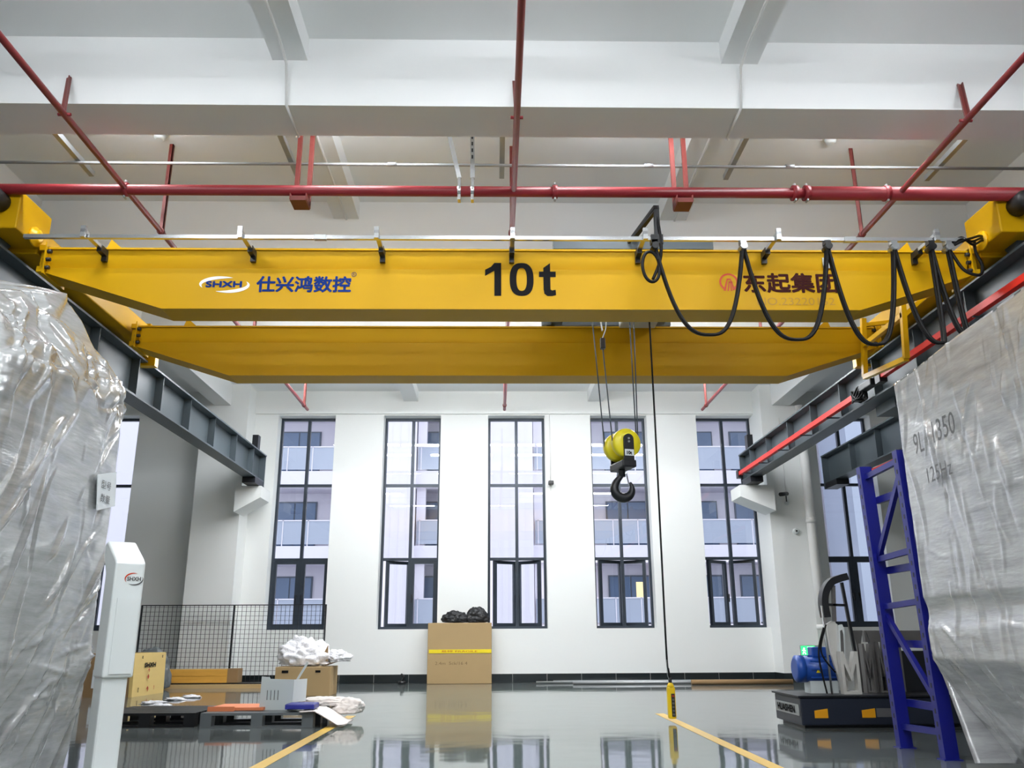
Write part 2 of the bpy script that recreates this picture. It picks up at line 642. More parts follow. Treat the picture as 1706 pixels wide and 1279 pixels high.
def window(n, a, b, opens):
    root = bpy.data.objects.new('window_%d' % n, None)
    col.objects.link(root)
    put(root, ((a + b) / 2, FY, W0), None)
    root['kind'] = 'structure'
    y0, y1 = FY, FY + .07
    t = 0.045
    mid = (a + b) / 2
    MB().box(a, a + t, y0, y1, W0, W1).box(b - t, b, y0, y1, W0, W1).box(a + t, b - t, y0, y1, W0, W0 + t).box(a + t, b - t, y0, y1, W1 - t, W1).build('window_frame', 'alu_frame', root)
    MB().box(mid - .028, mid + .028, y0, y1, W0 + t, W1 - t).build('mullion', 'alu_frame', root)
    for z in (T1, T2):
        MB().box(a + t, mid - .028, y0, y1, z - .025, z + .025).box(mid + .028, b - t, y0, y1, z - .025, z + .025).build('transom', 'alu_frame', root)
    for (z0, z1) in ((T1 + .025, W1 - t), (T2 + .025, T1 - .025)):
        for (x0, x1) in ((a + t, mid - .028), (mid + .028, b - t)):
            MB().box(x0, x1, y0 + .03, y0 + .036, z0, z1).build('pane', 'window_glass', root)
    for side, ang in zip((-1, 1), opens):
        x0, x1 = (a + t, mid - .028) if side < 0 else (mid + .028, b - t)
        z0, z1 = W0 + t, T2 - .025
        hx = x0 if side < 0 else x1
        s = 0.055
        rot = Matrix.Rotation(radians(ang) * (1 if side < 0 else -1), 4, 'Z')
        hinge = Vector((hx, y1, 0))
        slide = Vector((-side * .045, 0.0, 0)) if ang else Vector()

        def turned(m):
            if ang:
                m.v = [rot @ (p - hinge) + hinge + slide for p in m.v]
            return m
        yy0, yy1 = y0 + .005, y1
        cs = turned(MB().box(x0, x0 + s, yy0, yy1, z0, z1).box(x1 - s, x1, yy0, yy1, z0, z1).box(x0 + s, x1 - s, yy0, yy1, z0, z0 + s).box(x0 + s, x1 - s, yy0, yy1, z1 - s, z1)).build('casement', 'alu_frame', root)
        turned(MB().box(x0 + s, x1 - s, yy0 + .03, yy0 + .036, z0 + s, z1 - s)).build('casement_pane', 'window_glass', cs)
        hxx = x1 - s / 2 if side < 0 else x0 + s / 2
        turned(MB().box(hxx - .012, hxx + .012, yy0 - .03, yy0, 1.44, 1.50).box(hxx - .01, hxx + .01, yy0 - .04, yy0 - .025, 1.36, 1.50)).build('handle', 'black_paint', cs)
    return root


for n, ((a, b), op) in enumerate(zip(WIN, ((0, 0), (26, 0), (27, 28), (18, 22), (34, 26)))):
    window(n + 1, a, b, op)
window(6, *SIDE_L, (0, 0))
window(7, *SIDE_R, (0, 0))

# ------------------------------------------------------------------ the building across the yard
BY = 37.5
struct(MB().box(-60, 60, WY + .4, 75, -.3, -.15).build('ground_outside', 'outdoor_paving'))


def bx(px):
    return onY(px, 850, BY).x


apt = thing('apartment_building', (0, BY, -.15), 'pale balcony block across the yard, seen through the tall windows', 'building')
MB().box(-40, 40, BY + 1.6, BY + 6, -.15, 18).build('wall', 'facade_pale', apt)
towers = [(bx(590), bx(691)), (bx(775), bx(888))]
for a, b in towers:
    tw = MB().box(a, b, BY - .3, BY + 1.6, -.15, 18).build('stair_tower', 'facade_white', apt)
    k = a + .12
    rb = MB()
    while k < b:
        rb.box(k, k + .05, BY - .33, BY - .3, 0, 18)
        k += 0.36
    rb.build('wall_ribs', 'facade_white', tw, kind='stuff')
levels = [-2.05, 1.24, 4.58, 7.87, 11.2, 14.5]
bays = [(bx(380), bx(575)), (bx(691), bx(775)), (bx(888), bx(1110)), (bx(1120), bx(1330))]
for (a, b) in bays:
    for z in levels[1:]:
        MB().box(a, b, BY, BY + 1.6, z - .75, z).build('balcony_slab', 'facade_white', apt)
        rl = MB().box(a + .1, b - .1, BY + .08, BY + .11, z + .08, z + 1.08).build('balustrade', 'balustrade', apt)
        posts = MB()
        k = a + .2
        while k < b:
            posts.box(k, k + .04, BY + .05, BY + .08, z, z + 1.12)
            k += 1.1
        posts.box(a + .1, b - .1, BY + .05, BY + .11, z + 1.08, z + 1.13).build('rail_posts', 'facade_white', rl, kind='stuff')
        n = max(1, int((b - a) / 2.7))
        for i in range(n):
            cx = a + (b - a) * (i + .5) / n
            wf = MB().box(cx - 1.0, cx + 1.0, BY + 1.52, BY + 1.6, z + .05, z + 2.15).build('window', 'facade_frame', apt)
            for (u0, u1) in ((-.94, -.03), (.03, .94)):
                lit = (abs(cx - bx(1010)) < 1.4 and z == 1.24 and u0 > 0)
                MB().box(cx + u0, cx + u1, BY + 1.49, BY + 1.52, z + .1, z + 2.08).build('pane', 'facade_glass', wf)
                if lit:
                    MB().box(cx + u0 + .2, cx + u0 + .5, BY + 1.47, BY + 1.49, z + 1.1, z + 1.85).build('lit_pane', 'warm_room', wf)
        for cx in (a + .25, b - .25):
            MB().box(cx - .2, cx + .2, BY + .2, BY + .6, z, z + 2.6).build('pier', 'facade_white', apt)
ann = thing('annex_building', (bx(1500), BY - 4, -.15), 'plain pale blue outer wall filling the rightmost window beyond the downpipe', 'building')
MB().box(bx(1360), bx(1360) + 14, BY - 4, BY - 1, -.15, 16).build('wall', 'balustrade', ann)
MB().box(bx(1360) - .1, bx(1360) + 14.1, BY - 4.1, BY - .9, 16, 16.3).build('parapet', 'facade_white', ann)

CX0 = 0.16
# ================================================================== LAMPS
def lamp(label, x, y, z, L=1.5):
    root = thing('linear_lamp', (x, y, z), label, 'lamp', 'linear lamps under the ceiling')
    MB().cbox(x - L / 2, x + L / 2, y - .06, y + .06, z + .02, z + .09, .01).build('housing', 'white_metal', root)
    MB().box(x - L / 2 + .02, x + L / 2 - .02, y - .05, y + .05, z - .01, z + .02).build('diffuser', 'lamp_glow', root)
    for s in (-1, 1):
        MB().cyl((x + s * L * .35, y, z + .09), (x + s * L * .35, y, SLAB), .006, 6).build('hanger_rod', 'galv', root)
    return root


ROWS = [(-5.2, 'at the far end behind the wrapped machines', 4), (-0.8, 'of the row behind the sprinkler bends', 4), (2.2, 'of the row over the near floor', 4), (3.8, 'of the row before the big cross beam', 3),
        (6.2, 'of the unseen fill row added behind the big cross beam', 4), (9.6, 'of the row between the two girders', 4), (11.9, 'of the row past the rear girder', 4), (13.0, 'of the row nearest the window wall', 5)]  # row behind the cross beam is added, unseen, to brighten the ceiling bay
ORD = ('leftmost', 'second from left', 'third from left', 'fourth from left', 'fifth from left')
for ly, where, nl in ROWS:
    for i in range(nl):
        lx = CX0 + (i - (nl - 1) / 2) * ((7.6 if nl > 3 and ly != 6.2 else 8.6) / nl) - (.12 if ly == 6.2 else 0)
        lamp('white linear lamp, %s %s' % (ORD[i], where), lx, ly, 4.9 if ly > 0 else 4.85, 0.75 if ly == 6.2 else 1.5)

# ================================================================== CRANE RUNWAYS
CX = 0.16


def runway(label, xi, side, y0, y1, stiff, zt=3.885, zb=3.405, bumper=True):
    """xi: inner flange edge, side: +1 right / -1 left (beam extends away from the aisle)"""
    w = 0.26
    xa, xb = (xi, xi + w) if side > 0 else (xi - w, xi)
    xm = (xa + xb) / 2
    root = thing('runway_beam', (xm, (y0 + y1) / 2, zb), label, 'crane rail', 'crane runway beams')
    MB().box(xa, xb, y0, y1, zt - .022, zt).build('top_flange', 'steel_dark', root)
    MB().box(xa + .02, xb - .02, y0, y1, zb, zb + .022).build('bottom_flange', 'steel_dark', root)
    MB().box(xm - .008, xm + .008, y0, y1, zb + .022, zt - .022).build('web', 'steel_dark', root)
    MB().box(xa + .01, xb - .01, y1 - .02, y1, zb - .10, zt - .022).build('end_plate', 'steel_dark', root)
    MB().box(xm - .03, xm + .03, y0, y1 - .1, zt, zt + .05).build('rail', 'steel_dark', root)
    first = {}
    for y in stiff:
        for s in (-1, 1):
            x0, x1 = (xa + .025, xm - .008) if s < 0 else (xm + .008, xb - .025)
            if s not in first:
                first[s] = MB().box(x0, x1, y - .008, y + .008, zb + .022, zt - .022).build('stiffener', 'steel_dark', root)
            else:
                piece(first[s], 'stiffener', Vector(((x0 + x1) / 2, y, zb + .022)), root)
    MB().box(xm - .11, xm + .11, y1 - .55, y1 - .05, zb - .1, zb).build('bearing_block', 'black_paint', root)
    if bumper:
        MB().box(xm - .05, xm + .05, y1 - .35, y1 - .2, zt, zt + .30).build('end_stop', 'black_paint', root)
    return root


runway('dark grey steel crane beam on the left with stiffener plates', -4.07, -1, -6.5, 15.0, [-5 + i * 1.03 for i in range(15)] + [10.16, 11.16, 12.2, 13.28, 14.27])
runway('dark grey steel crane beam on the right carrying the long red conductor bar', 4.39, 1, -6.5, 15.0, [-5 + i * 1.03 for i in range(15)] + [10.42, 11.46, 12.44, 13.48, 14.4])
runway('dark steel crane beam of the next bay behind the blue rack frame', 5.88, 1, -6.5, 15.0, [-5 + i * 1.03 for i in range(15)] + [10.8, 11.8, 12.8, 13.8], zt=3.86, zb=3.36, bumper=False)

# black cross bracket between the two right hand beams
br = thing('steel_bracket', (5.15, 9.6, 3.3), 'dark steel cross bracket joining the two right crane beams', 'bracket')
MB().box(4.60, 6.0, 9.35, 9.85, 3.28, 3.40).build('plate', 'steel_dark', br)
MB().box(4.9, 5.6, 9.45, 9.75, 2.9, 3.28).build('web_plate', 'steel_dark', br)

# conductor bars
def conductor(label, x, y0, y1, z, ys):
    root = thing('conductor_bar', (x, (y0 + y1) / 2, z), label, 'conductor bar')
    MB().box(x - .03, x + .03, y0, y1, z - .045, z + .02).build('bar', 'rail_red', root)
    first = None
    for y in ys:
        if first is None:
            first = MB().box(x - .02, x + .19, y - .012, y + .012, z - .055, z - .04).build('bracket', 'steel_dark', root)
        else:
            piece(first, 'bracket', Vector((x + .085, y, z - .055)), root)
    MB().box(x - .045, x + .045, y1 - .06, y1 + .06, z - .09, z + .05).build('end_cap', 'black_paint', root)
    MB().box(x - .045, x + .045, y0 - .06, y0 + .03, z - .09, z + .05).build('end_clamp', 'black_paint', root)
    return root


conductor('long red conductor bar on the far stretch of the right crane beam', 4.35, 9.75, 14.88, 3.53, (10.7, 11.7, 12.7, 13.7, 14.6))
conductor('red conductor bar on the near stretch of the right crane beam', 4.33, -3.0, 9.05, 3.56, [-2.5 + 1.2 * i for i in range(9)])
conductor('dark red conductor bar of the next bay beyond the blue rack', 5.84, 8.5, 13.0, 3.20, (9, 10, 11, 12))
# collector shoe with cable bunch
cs = thing('current_collector', (4.33, 9.45, 3.45), 'black current collector with bunched cables under the yellow guard frame', 'collector')
MB().cbox(4.28, 4.38, 9.22, 9.62, 3.5, 3.58, .01).build('shoe', 'black_plastic', cs)
for k in range(4):
    ph = k * .9
    MB().tube([(4.33 + .06 * cos(t + ph), 9.55 + .22 * sin(t * 1.0 + ph) * .7 + .1, 3.5 + .07 * sin(2 * t + ph)) for t in [i * 2 * pi / 24 for i in range(24)]], .011, 6, closed=True).build('cable', 'cable_black', cs)

# ================================================================== THE BRIDGE CRANE
crane = thing('overhead_crane', (CX, 7.8, 3.3), 'yellow double girder bridge crane spanning the hall', 'crane')
XL, XR = -3.86, 4.18      # girder ends


def girder(yf, name, label):
    """box girder, front web at yf"""
    d = 0.27
    kl, kr = XL + 1.02, XR - 1.02
    zt, zc, zb, ze = 4.0, 3.83, 3.465, 3.80
    m = MB()
    # lower box with tapered ends (prism along Y)
    poly = [(XL, yf, zc), (XR, yf, zc), (XR, yf, ze - .01), (kr, yf, zb), (kl, yf, zb), (XL, yf, ze - .01)]
    m.prism(poly, (0, d, 0))
    # upper band, set back a little
    m.prism([(XL, yf, zt), (XL, yf + .035, zc), (XL, yf + d - .035, zc), (XL, yf + d, zt)], (XR - XL, 0, 0))
    g = m.build(name, 'crane_yellow', crane)
    g['label'] = label
    MB().box(XL, XR, yf - .02, yf + d + .02, zt, zt + .016).build('top_flange', 'crane_yellow', g)
    # bottom flange follows the taper
    fl = MB()
    pts = [(XL, ze - .01), (kl, zb), (kr, zb), (XR, ze - .01)]
    for (xa, za), (xb, zb2) in zip(pts[:-1], pts[1:]):
        fl.add([(xa, yf - .015, za - .012), (xb, yf - .015, zb2 - .012), (xb, yf + d + .015, zb2 - .012), (xa, yf + d + .015, za - .012),
                (xa, yf - .015, za), (xb, yf - .015, zb2), (xb, yf + d + .015, zb2), (xa, yf + d + .015, za)],
               [(0, 3, 2, 1), (4, 5, 6, 7), (0, 1, 5, 4), (1, 2, 6, 5), (2, 3, 7, 6), (3, 0, 4, 7)])
    fl.build('bottom_flange', 'crane_yellow', g)
    MB().box(XL + .35, XR - .35, yf + d / 2 - .025, yf + d / 2 + .025, zt + .016, zt + .05).build('trolley_rail', 'steel_dark', g)
    for s, xe in ((-1, XL), (1, XR)):
        MB().box(xe - .012 if s < 0 else xe, xe if s < 0 else xe + .012, yf - .06, yf + d + .05, 3.76, 4.05).build('splice_plate', 'crane_yellow', g)
        for j in range(3):
            for yy in (yf - .035, yf + d + .03):
                MB().cyl((xe - s * .035, yy, 3.82 + j * .075), (xe + s * .02, yy, 3.82 + j * .075), .018, 6).build('bolt', 'black_paint', g)
        # stop lug on top
        MB().prism([(xe - s * .45, yf + .05, zt + .016), (xe - s * .62, yf + .05, zt + .016), (xe - s * .49, yf + .05, zt + .13)] if s < 0 else
                   [(xe - s * .45, yf + .05, zt + .016), (xe - s * .49, yf + .05, zt + .13), (xe - s * .62, yf + .05, zt + .016)], (0, .15, 0)).build('stop_lug', 'crane_yellow', g)
    return g


gf = girder(6.82, 'front_girder', 'front yellow girder with lettering')
gr = girder(8.75, 'rear_girder', 'rear yellow girder, plain')

# end carriages
def carriage(side):
    xa, xb = (-4.24, -3.93) if side < 0 else (4.25, 4.56)
    xr = -4.2 if side < 0 else 4.52
    y0, y1 = 6.45, 9.55
    c = MB().cbox(xa + .03, xb - .03, y0 + .35, y1, 3.955, 4.20, .012).build('end_carriage', 'crane_yellow', crane)
    # dipped wheel boxes at both ends
    MB().cbox(xa, xb, y0 - .05, y0 + .45, 4.0, 4.34, .012).build('wheel_box', 'crane_yellow', c)
    MB().cbox(xa, xb, y1 - .35, y1 + .15, 3.98, 4.22, .012).build('wheel_box', 'crane_yellow', c)
    for yy in (y0 + .2, y1 - .12):
        MB().cyl((xr - .045, yy, 4.035), (xr + .045, yy, 4.035), .10, 20).build('wheel', 'steel_dark', c)
    # gear motor
    xo = xa if side > 0 else xb
    MB().lathe([(.085, 0), (.085, .02), (.06, .03), (.06, .05), (.03, .055)], (xo, y0 + .22, 4.05), (-side, 0, 0), 20).build('gear_flange', 'frame_yellow', c)
    MB().lathe([(.05, 0), (.085, .01), (.085, .16), (.07, .2), (.03, .21)], (((xa + xb) / 2), y0 - .05, 4.22), (0, -1, 0), 18).build('buffer', 'rubber', c)
    MB().cyl((((xa + xb) / 2), y1 + .15, 4.08), (((xa + xb) / 2), y1 + .27, 4.08), .05, 14).build('buffer', 'rubber', c)
    # connection head for each girder
    for yf in (6.82, 8.75):
        xe = XL if side < 0 else XR
        MB().box(min(xe, xo), max(xe, xo), yf - .04, yf + .31, 3.98, 4.03).box(min(xe, xo), max(xe, xo), yf - .04, yf + .31, 3.78, 3.83).box(min(xe, xo), max(xe, xo), yf, yf + .27, 3.83, 3.98).build('connection_head', 'crane_yellow', c)
    # rail sweep and anti derail plate hanging at the rear end
    MB().box(xa + .06, xb - .06, y1 + .02, y1 + .12, 3.83, 3.98).build('rail_sweep', 'frame_yellow', c)
    return c


carriage(-1)
carriage(1)

# yellow collector guard frame, in a plane parallel to the right rail
fr = MB()
fx = 3.97
g1, g2, g3, g4 = onX(1438, 530, fx), onX(1503, 497, fx), onX(1510, 597, fx), onX(1441, 628, fx)
g5, g6 = onX(1440, 575, fx), onX(1506, 524, fx)
fr.bar(g1, g4, .05, .05).bar(g2, g3, .05, .05).bar(g4, g3, .05, .05).bar(g5, g6, .05, .05)
guard = fr.build('guard_frame', 'frame_yellow', crane)
for gg in (g1.lerp(g4, .12), g2.lerp(g3, .3)):
    MB().bar(gg, (4.28, gg.y, max(gg.z, 4.0)), .04, .04).build('stay', 'frame_yellow', guard)

# lettering on the front web
fy = 6.82 - .0005


def web(px, py):
    return onY(px, py, fy)


ONE = [[(.38, 0), (.66, 0), (.66, 1), (.38, 1)], [(0, .60), (.38, .76), (.38, 1), (.24, .88), (0, .79)]]
TEE = [[(.24, .20), (.62, .20), (.62, .57), (.24, .57)], [(0, .57), (.92, .57), (.92, .74), (0, .74)], [(.24, .74), (.62, .74), (.62, 1), (.24, .85)],
       [(.24, .20), (.28, .07), (.44, 0), (.62, .20)], [(.44, 0), (.70, 0), (.70, .17), (.62, .20)], [(.70, 0), (.92, .03), (.90, .19), (.70, .17)]]
zA, zB = web(853, 493).z, web(853, 438).z


def glyph(name, quads, xa, xb):
    mx = max(p[0] for q_ in quads for p in q_)
    m = MB()
    for q_ in quads:
        m.add([(xa + p[0] / mx * (xb - xa), fy - .002, zA + p[1] * (zB - zA)) for p in q_], [tuple(range(len(q_)))])
    return m.build(name, 'ink_black', gf, recalc=False)


glyph('digit_one', ONE, web(808, 465).x, web(835, 465).x)
glyph('letter_t', TEE, web(898, 465).x, web(926, 465).x)
xa, xb = web(849, 465).x, web(889, 465).x
vs, fs = [], []
for i in range(36):
    a = 2 * pi * i / 36
    for fx_, fz_ in ((.5, .5), (.215, .345)):
        c_, s_ = cos(a), sin(a)
        e = .80
        vs.append(((xa + xb) / 2 + (xb - xa) * fx_ * abs(c_) ** e * (1 if c_ > 0 else -1), fy - .002, (zA + zB) / 2 + (zB - zA) * fz_ * abs(s_) ** e * (1 if s_ > 0 else -1)))
for i in range(36):
    j = (i + 1) % 36
    fs.append((2 * i, 2 * i + 1, 2 * j + 1, 2 * j))
MB().add(vs, fs).build('digit_zero', 'ink_black', gf, recalc=False)
p0, p1 = web(427, 486), web(585, 461)
lettering('blue_lettering', '仕兴鸿数控', 'ink_blue', gf, (p0.x, fy, p0.z), p1.z - p0.z, (1, 0, 0), (0, 0, 1), bold=.005, width=p1.x - p0.x, label='blue company lettering')
p0 = web(588, 459)
lettering('registered_mark', 'R', 'ink_blue', gf, (p0.x, fy, p0.z), .022, (1, 0, 0), (0, 0, 1))
ringm = MB()
ringm.tube([(p0.x + .009 + .02 * cos(t), fy - .002, p0.z + .011 + .02 * sin(t)) for t in [i * 2 * pi / 16 for i in range(16)]], .002, 4, closed=True).build('registered_ring', 'ink_blue', gf)
p0, p1 = web(343, 478), web(403, 469)
lettering('logo_lettering', 'SHXH', 'ink_blue', gf, (p0.x, fy, p0.z), p1.z - p0.z, (1, 0, 0), (0, 0, 1), bold=.0045, width=p1.x - p0.x, label='blue logo letters')


def swoosh(name, parent, c, rx, rz, a0, a1, tmax, matname, xd=(1, 0, 0), ud=(0, 0, 1), off=.002, n=28):
    xd, ud = Vector(xd), Vector(ud)
    nd = xd.cross(ud)
    vs, fs = [], []
    for i in range(n + 1):
        s = i / n
        a = a0 + (a1 - a0) * s
        t = tmax * sin(pi * min(1, s * 1.0)) ** .8
        for k in (1, -1):
            vs.append(Vector(c) + xd * (rx + k * t / 2) * cos(a) + ud * (rz + k * t / 2) * sin(a) + nd * off)
    for i in range(n):
        fs.append((2 * i, 2 * i + 1, 2 * i + 3, 2 * i + 2))
    return MB().add(vs, fs).build(name, matname, parent, recalc=False)


lc = web(374, 474)
swoosh('logo_swoosh', gf, (lc.x, fy, lc.z), .205, .066, radians(70), radians(205), .034, 'ink_white')
swoosh('logo_swoosh', gf, (lc.x, fy, lc.z), .205, .066, radians(250), radians(385), .034, 'ink_white')
p0, p1 = web(1241, 487), web(1392, 456)
lettering('maroon_lettering', '东起集团', 'ink_maroon', gf, (p0.x, fy, p0.z), p1.z - p0.z, (1, 0, 0), (0, 0, 1), bold=.006, width=p1.x - p0.x, label='dark maroon maker lettering')
p0, p1 = web(1262, 508), web(1390, 496)
lettering('serial_lettering', 'NO.23220152', 'ink_faint', gf, (p0.x, fy, p0.z), p1.z - p0.z, (1, 0, 0), (0, 0, 1), width=p1.x - p0.x, label='faint serial number')
# round red emblem: open ring and a road shape
ec = web(1214, 470)
er = .083
em = MB()
n = 40
vs, fs = [], []
for i in range(n + 1):
    a = radians(-62) + radians(304) * i / n
    for rr in (er, er * .80):
        vs.append((ec.x + rr * cos(a), fy - .002, ec.z + rr * sin(a)))
for i in range(n):
    fs.append((2 * i, 2 * i + 1, 2 * i + 3, 2 * i + 2))
em.add(vs, fs)


def quad(pts):
    em.add([(ec.x + u * er, fy - .0022, ec.z + v * er) for u, v in pts], [tuple(range(len(pts)))])


quad([(-.18, .42), (.22, .42), (.16, .24), (-.12, .24)])
quad([(-.18, .42), (-.12, .24), (-.38, -1.0), (-.62, -.95)])
quad([(.22, .42), (.16, .24), (.40, -.95), (.62, -.85)])
quad([(-.02, .06), (.42, .06), (.40, -.08), (0, -.08)])
quad([(-.02, .06), (.1, .06), (-.06, -1.0), (-.22, -1.0)])
quad([(.12, -.06), (.22, -.06), (.30, -1.0), (.14, -1.0)])
em.build('round_emblem', 'emblem_red', gf, recalc=False)
p0, p1 = web(1372, 446), web(1389, 429)
MB().box(p0.x, p1.x, 6.822, 6.834, p0.z, p1.z).build('rating_plate', 'galv', gf)

# festoon C rail with arms
RY, RZ = 6.45, 3.945
rail = MB().box(-3.88, 3.95, RY - .016, RY + .016, RZ - .016, RZ + .016).build('festoon_rail', 'silver', crane)
arm0 = None
for ax in (-3.38, -2.10, -0.98, 0.145, 1.25, 2.365, 3.70):
    a = MB().box(ax - .019, ax + .019, RY - .06, 6.80, 3.962, 3.99)
    a.box(ax - .019, ax + .019, RY - .06, RY - .03, 3.92, 4.02)
    MB().box(ax - .022, ax + .022, 6.70, 6.835, 3.935, 3.994).box(ax - .022, ax + .022, 6.80, 6.835, 3.89, 3.935).build('arm_foot', 'black_paint', rail)
    if arm0 is None:
        arm0 = a.build('rail_arm', 'silver', rail)
    else:
        piece(arm0, 'rail_arm', Vector((ax, WORIG[arm0.name].y, WORIG[arm0.name].z)), rail)
for jx in (-1.45, 2.98):
    MB().box(jx - .05, jx + .05, RY - .02, RY + .02, RZ - .02, RZ + .02).build('rail_joint', 'galv', rail)

# festoon cable hung in loops
fest = thing('festoon_cable', (2.6, RY, 3.0), 'black twin cable hanging in loops along the crane rail', 'cable')
TR = [1.33, 2.07, 2.78, 3.34, 3.655, 3.80]
BOT = [3.09, 3.05, 3.01, 2.99, 3.05]
TRL = []
for i, tx in enumerate(TR):
    tr = MB().box(tx - .025, tx + .025, RY - .03, RY + .03, RZ - .05, RZ - .016).cyl((tx, RY - .05, RZ - .075), (tx, RY + .05, RZ - .075), .03, 10)
    TRL.append(tr.build('cable_trolley', 'galv' if i % 2 else 'black_plastic', fest))
for i in range(5):
    x0, x1, zb = TR[i], TR[i + 1], BOT[i]
    for k, off in enumerate((-.016, .016)):
        zt = RZ - .05
        pts = []
        w = x1 - x0
        shift = .06 if i >= 3 else 0
        for j in range(33):
            s = j / 32
            u = 2 * s - 1
            z = zb + (zt - zb) * (abs(u) ** 2.3) + k * .012
            xx = x0 + w * (.5 + .5 * (abs(u) ** .8) * (1 if u > 0 else -1))
            lean = (.5 - abs(u) / 2) * (.10 if i == 0 else .06 + shift)
            pts.append((xx + lean * (.8 if w > .5 else 1.2), RY + off * 1.2 - (.10 if i >= 3 else 0) * (1 - abs(u)), z))
        MB().tube(pts, .0135, 7).build('cable', 'cable_black', fest)
pts = [(3.80, RY, RZ - .05), (3.84, RY, 3.80), (3.90, RY - .02, 3.66), (4.02, RY - .02, 3.62), (4.08, RY + .02, 3.72), (4.07, RY + .06, 3.86), (4.10, RY + .1, 3.98)]


def smooth(pts, n=6):
    pts = [Vector(p) for p in pts]
    out = []
    for i in range(len(pts) - 1):
        a, b, c, d = pts[max(i - 1, 0)], pts[i], pts[i + 1], pts[min(i + 2, len(pts) - 1)]
        for j in range(n):
            t = j / n
            out.append(.5 * ((2 * b) + (c - a) * t + (2 * a - 5 * b + 4 * c - d) * t * t + (3 * b - a - 3 * c + d) * t ** 3))
    out.append(pts[-1])
    return out


MB().tube(smooth(pts), .0135, 7).build('cable', 'cable_black', fest)
for k in range(3):
    MB().tube(smooth([(3.82 + .02 * k, RY, 3.90), (3.93, RY - .01 * k, 3.97 - .02 * k), (4.05, RY + .05, 3.93 + .03 * k), (4.2, RY + .15, 4.02 + .02 * k), (4.3, RY + .3, 4.06)]), .011, 6).build('lead', 'cable_black', fest)
# coil of spare cable at the tow arm
MB().tube([(1.285 + .075 * cos(t) , RY - .03 + .02 * cos(t), 3.68 + .135 * sin(t)) for t in [i * 2 * pi / 28 for i in range(28)]], .014, 7, closed=True).build('coil', 'cable_black', fest)
MB().tube(smooth([(1.36, RY, 4.18), (1.375, RY - .02, 4.0), (1.38, RY - .02, 3.85), (1.36, RY, 3.72), (1.30, RY, 3.58)]), .014, 7).build('cable', 'cable_black', fest)

# trolley / hoist on top of the girders
tr = thing('hoist_trolley', (1.25, 7.9, 4.05), 'dark grey hoist trolley riding on top of both girders', 'hoist')
MB().box(0.52, 1.95, 6.90, 7.02, 4.07, 4.17).build('side_beam', 'steel_dark', tr)
MB().box(0.52, 1.95, 8.83, 8.95, 4.07, 4.17).build('side_beam', 'steel_dark', tr)
for xx in (0.62, 1.75):
    MB().box(xx, xx + .12, 7.02, 8.83, 4.07, 4.17).build('cross_member', 'steel_dark', tr)
    for yy in (6.96, 8.89):
        MB().cyl((xx, yy - .03, 4.10), (xx, yy + .03, 4.10), .055, 16).build('wheel', 'black_paint', tr)
MB().cyl((0.85, 7.55, 4.28), (1.75, 7.55, 4.28), .15, 24).build('rope_drum', 'steel_dark', tr)
MB().cyl((0.62, 7.55, 4.28), (0.85, 7.55, 4.28), .13, 20).build('motor', 'motor_blue', tr)
MB().cbox(1.75, 1.9, 7.4, 7.7, 4.1, 4.42, .02).build('gearbox', 'steel_dark', tr)
MB().cbox(1.35, 1.75, 8.1, 8.7, 3.98, 4.3, .02).build('electric_box', 'pale_grey_metal', tr)
MB().box(0.78, 1.25, 7.7, 8.05, 3.99, 4.07).build('sheave_plate', 'black_paint', tr)
MB().cyl((1.02, 7.84, 4.0), (1.02, 7.96, 4.0), .09, 18).build('top_sheave', 'black_paint', tr)
MB().bar((1.02, 7.9, 3.98), (1.06, 7.9, 3.66), .012, .03).build('rope_anchor', 'galv', tr)
MB().cbox(1.035, 1.085, 7.87, 7.93, 3.47, 3.58, .008).build('limit_weight', 'black_plastic', tr)
MB().tube(smooth([(1.07, 7.9, 3.95), (1.10, 7.9, 3.8), (1.095, 7.9, 3.68), (1.06, 7.9, 3.58)]), .006, 6).build('weight_chain', 'galv', tr)
# tow arm to the festoon
MB().bar((1.36, RY, 4.25), (1.36, RY, 3.96), .045, .035).bar((1.36, RY - .02, 4.23), (1.22, 6.97, 4.17), .05, .03).bar((1.345, RY, 4.20), (1.17, 6.97, 4.12), .02, .02).build('tow_arm', 'black_paint', tr)
MB().box(1.30, 1.40, RY - .03, RY + .03, RZ - .05, RZ + .03).build('tow_shoe', 'black_plastic', tr)

# hook block: ropes, sheaves, hook
HX, HY, HZ = 1.205, 7.9, 2.50
hk = thing('hook_block', (HX, HY, 2.08), 'yellow sheave block with black lifting hook on wire ropes', 'hook')
rot = Matrix.Rotation(radians(15), 4, 'Z')


def turned(m, c=Vector((HX, HY, 0)), rm=rot):
    m.v = [rm @ (p - c) + c for p in m.v]
    return m


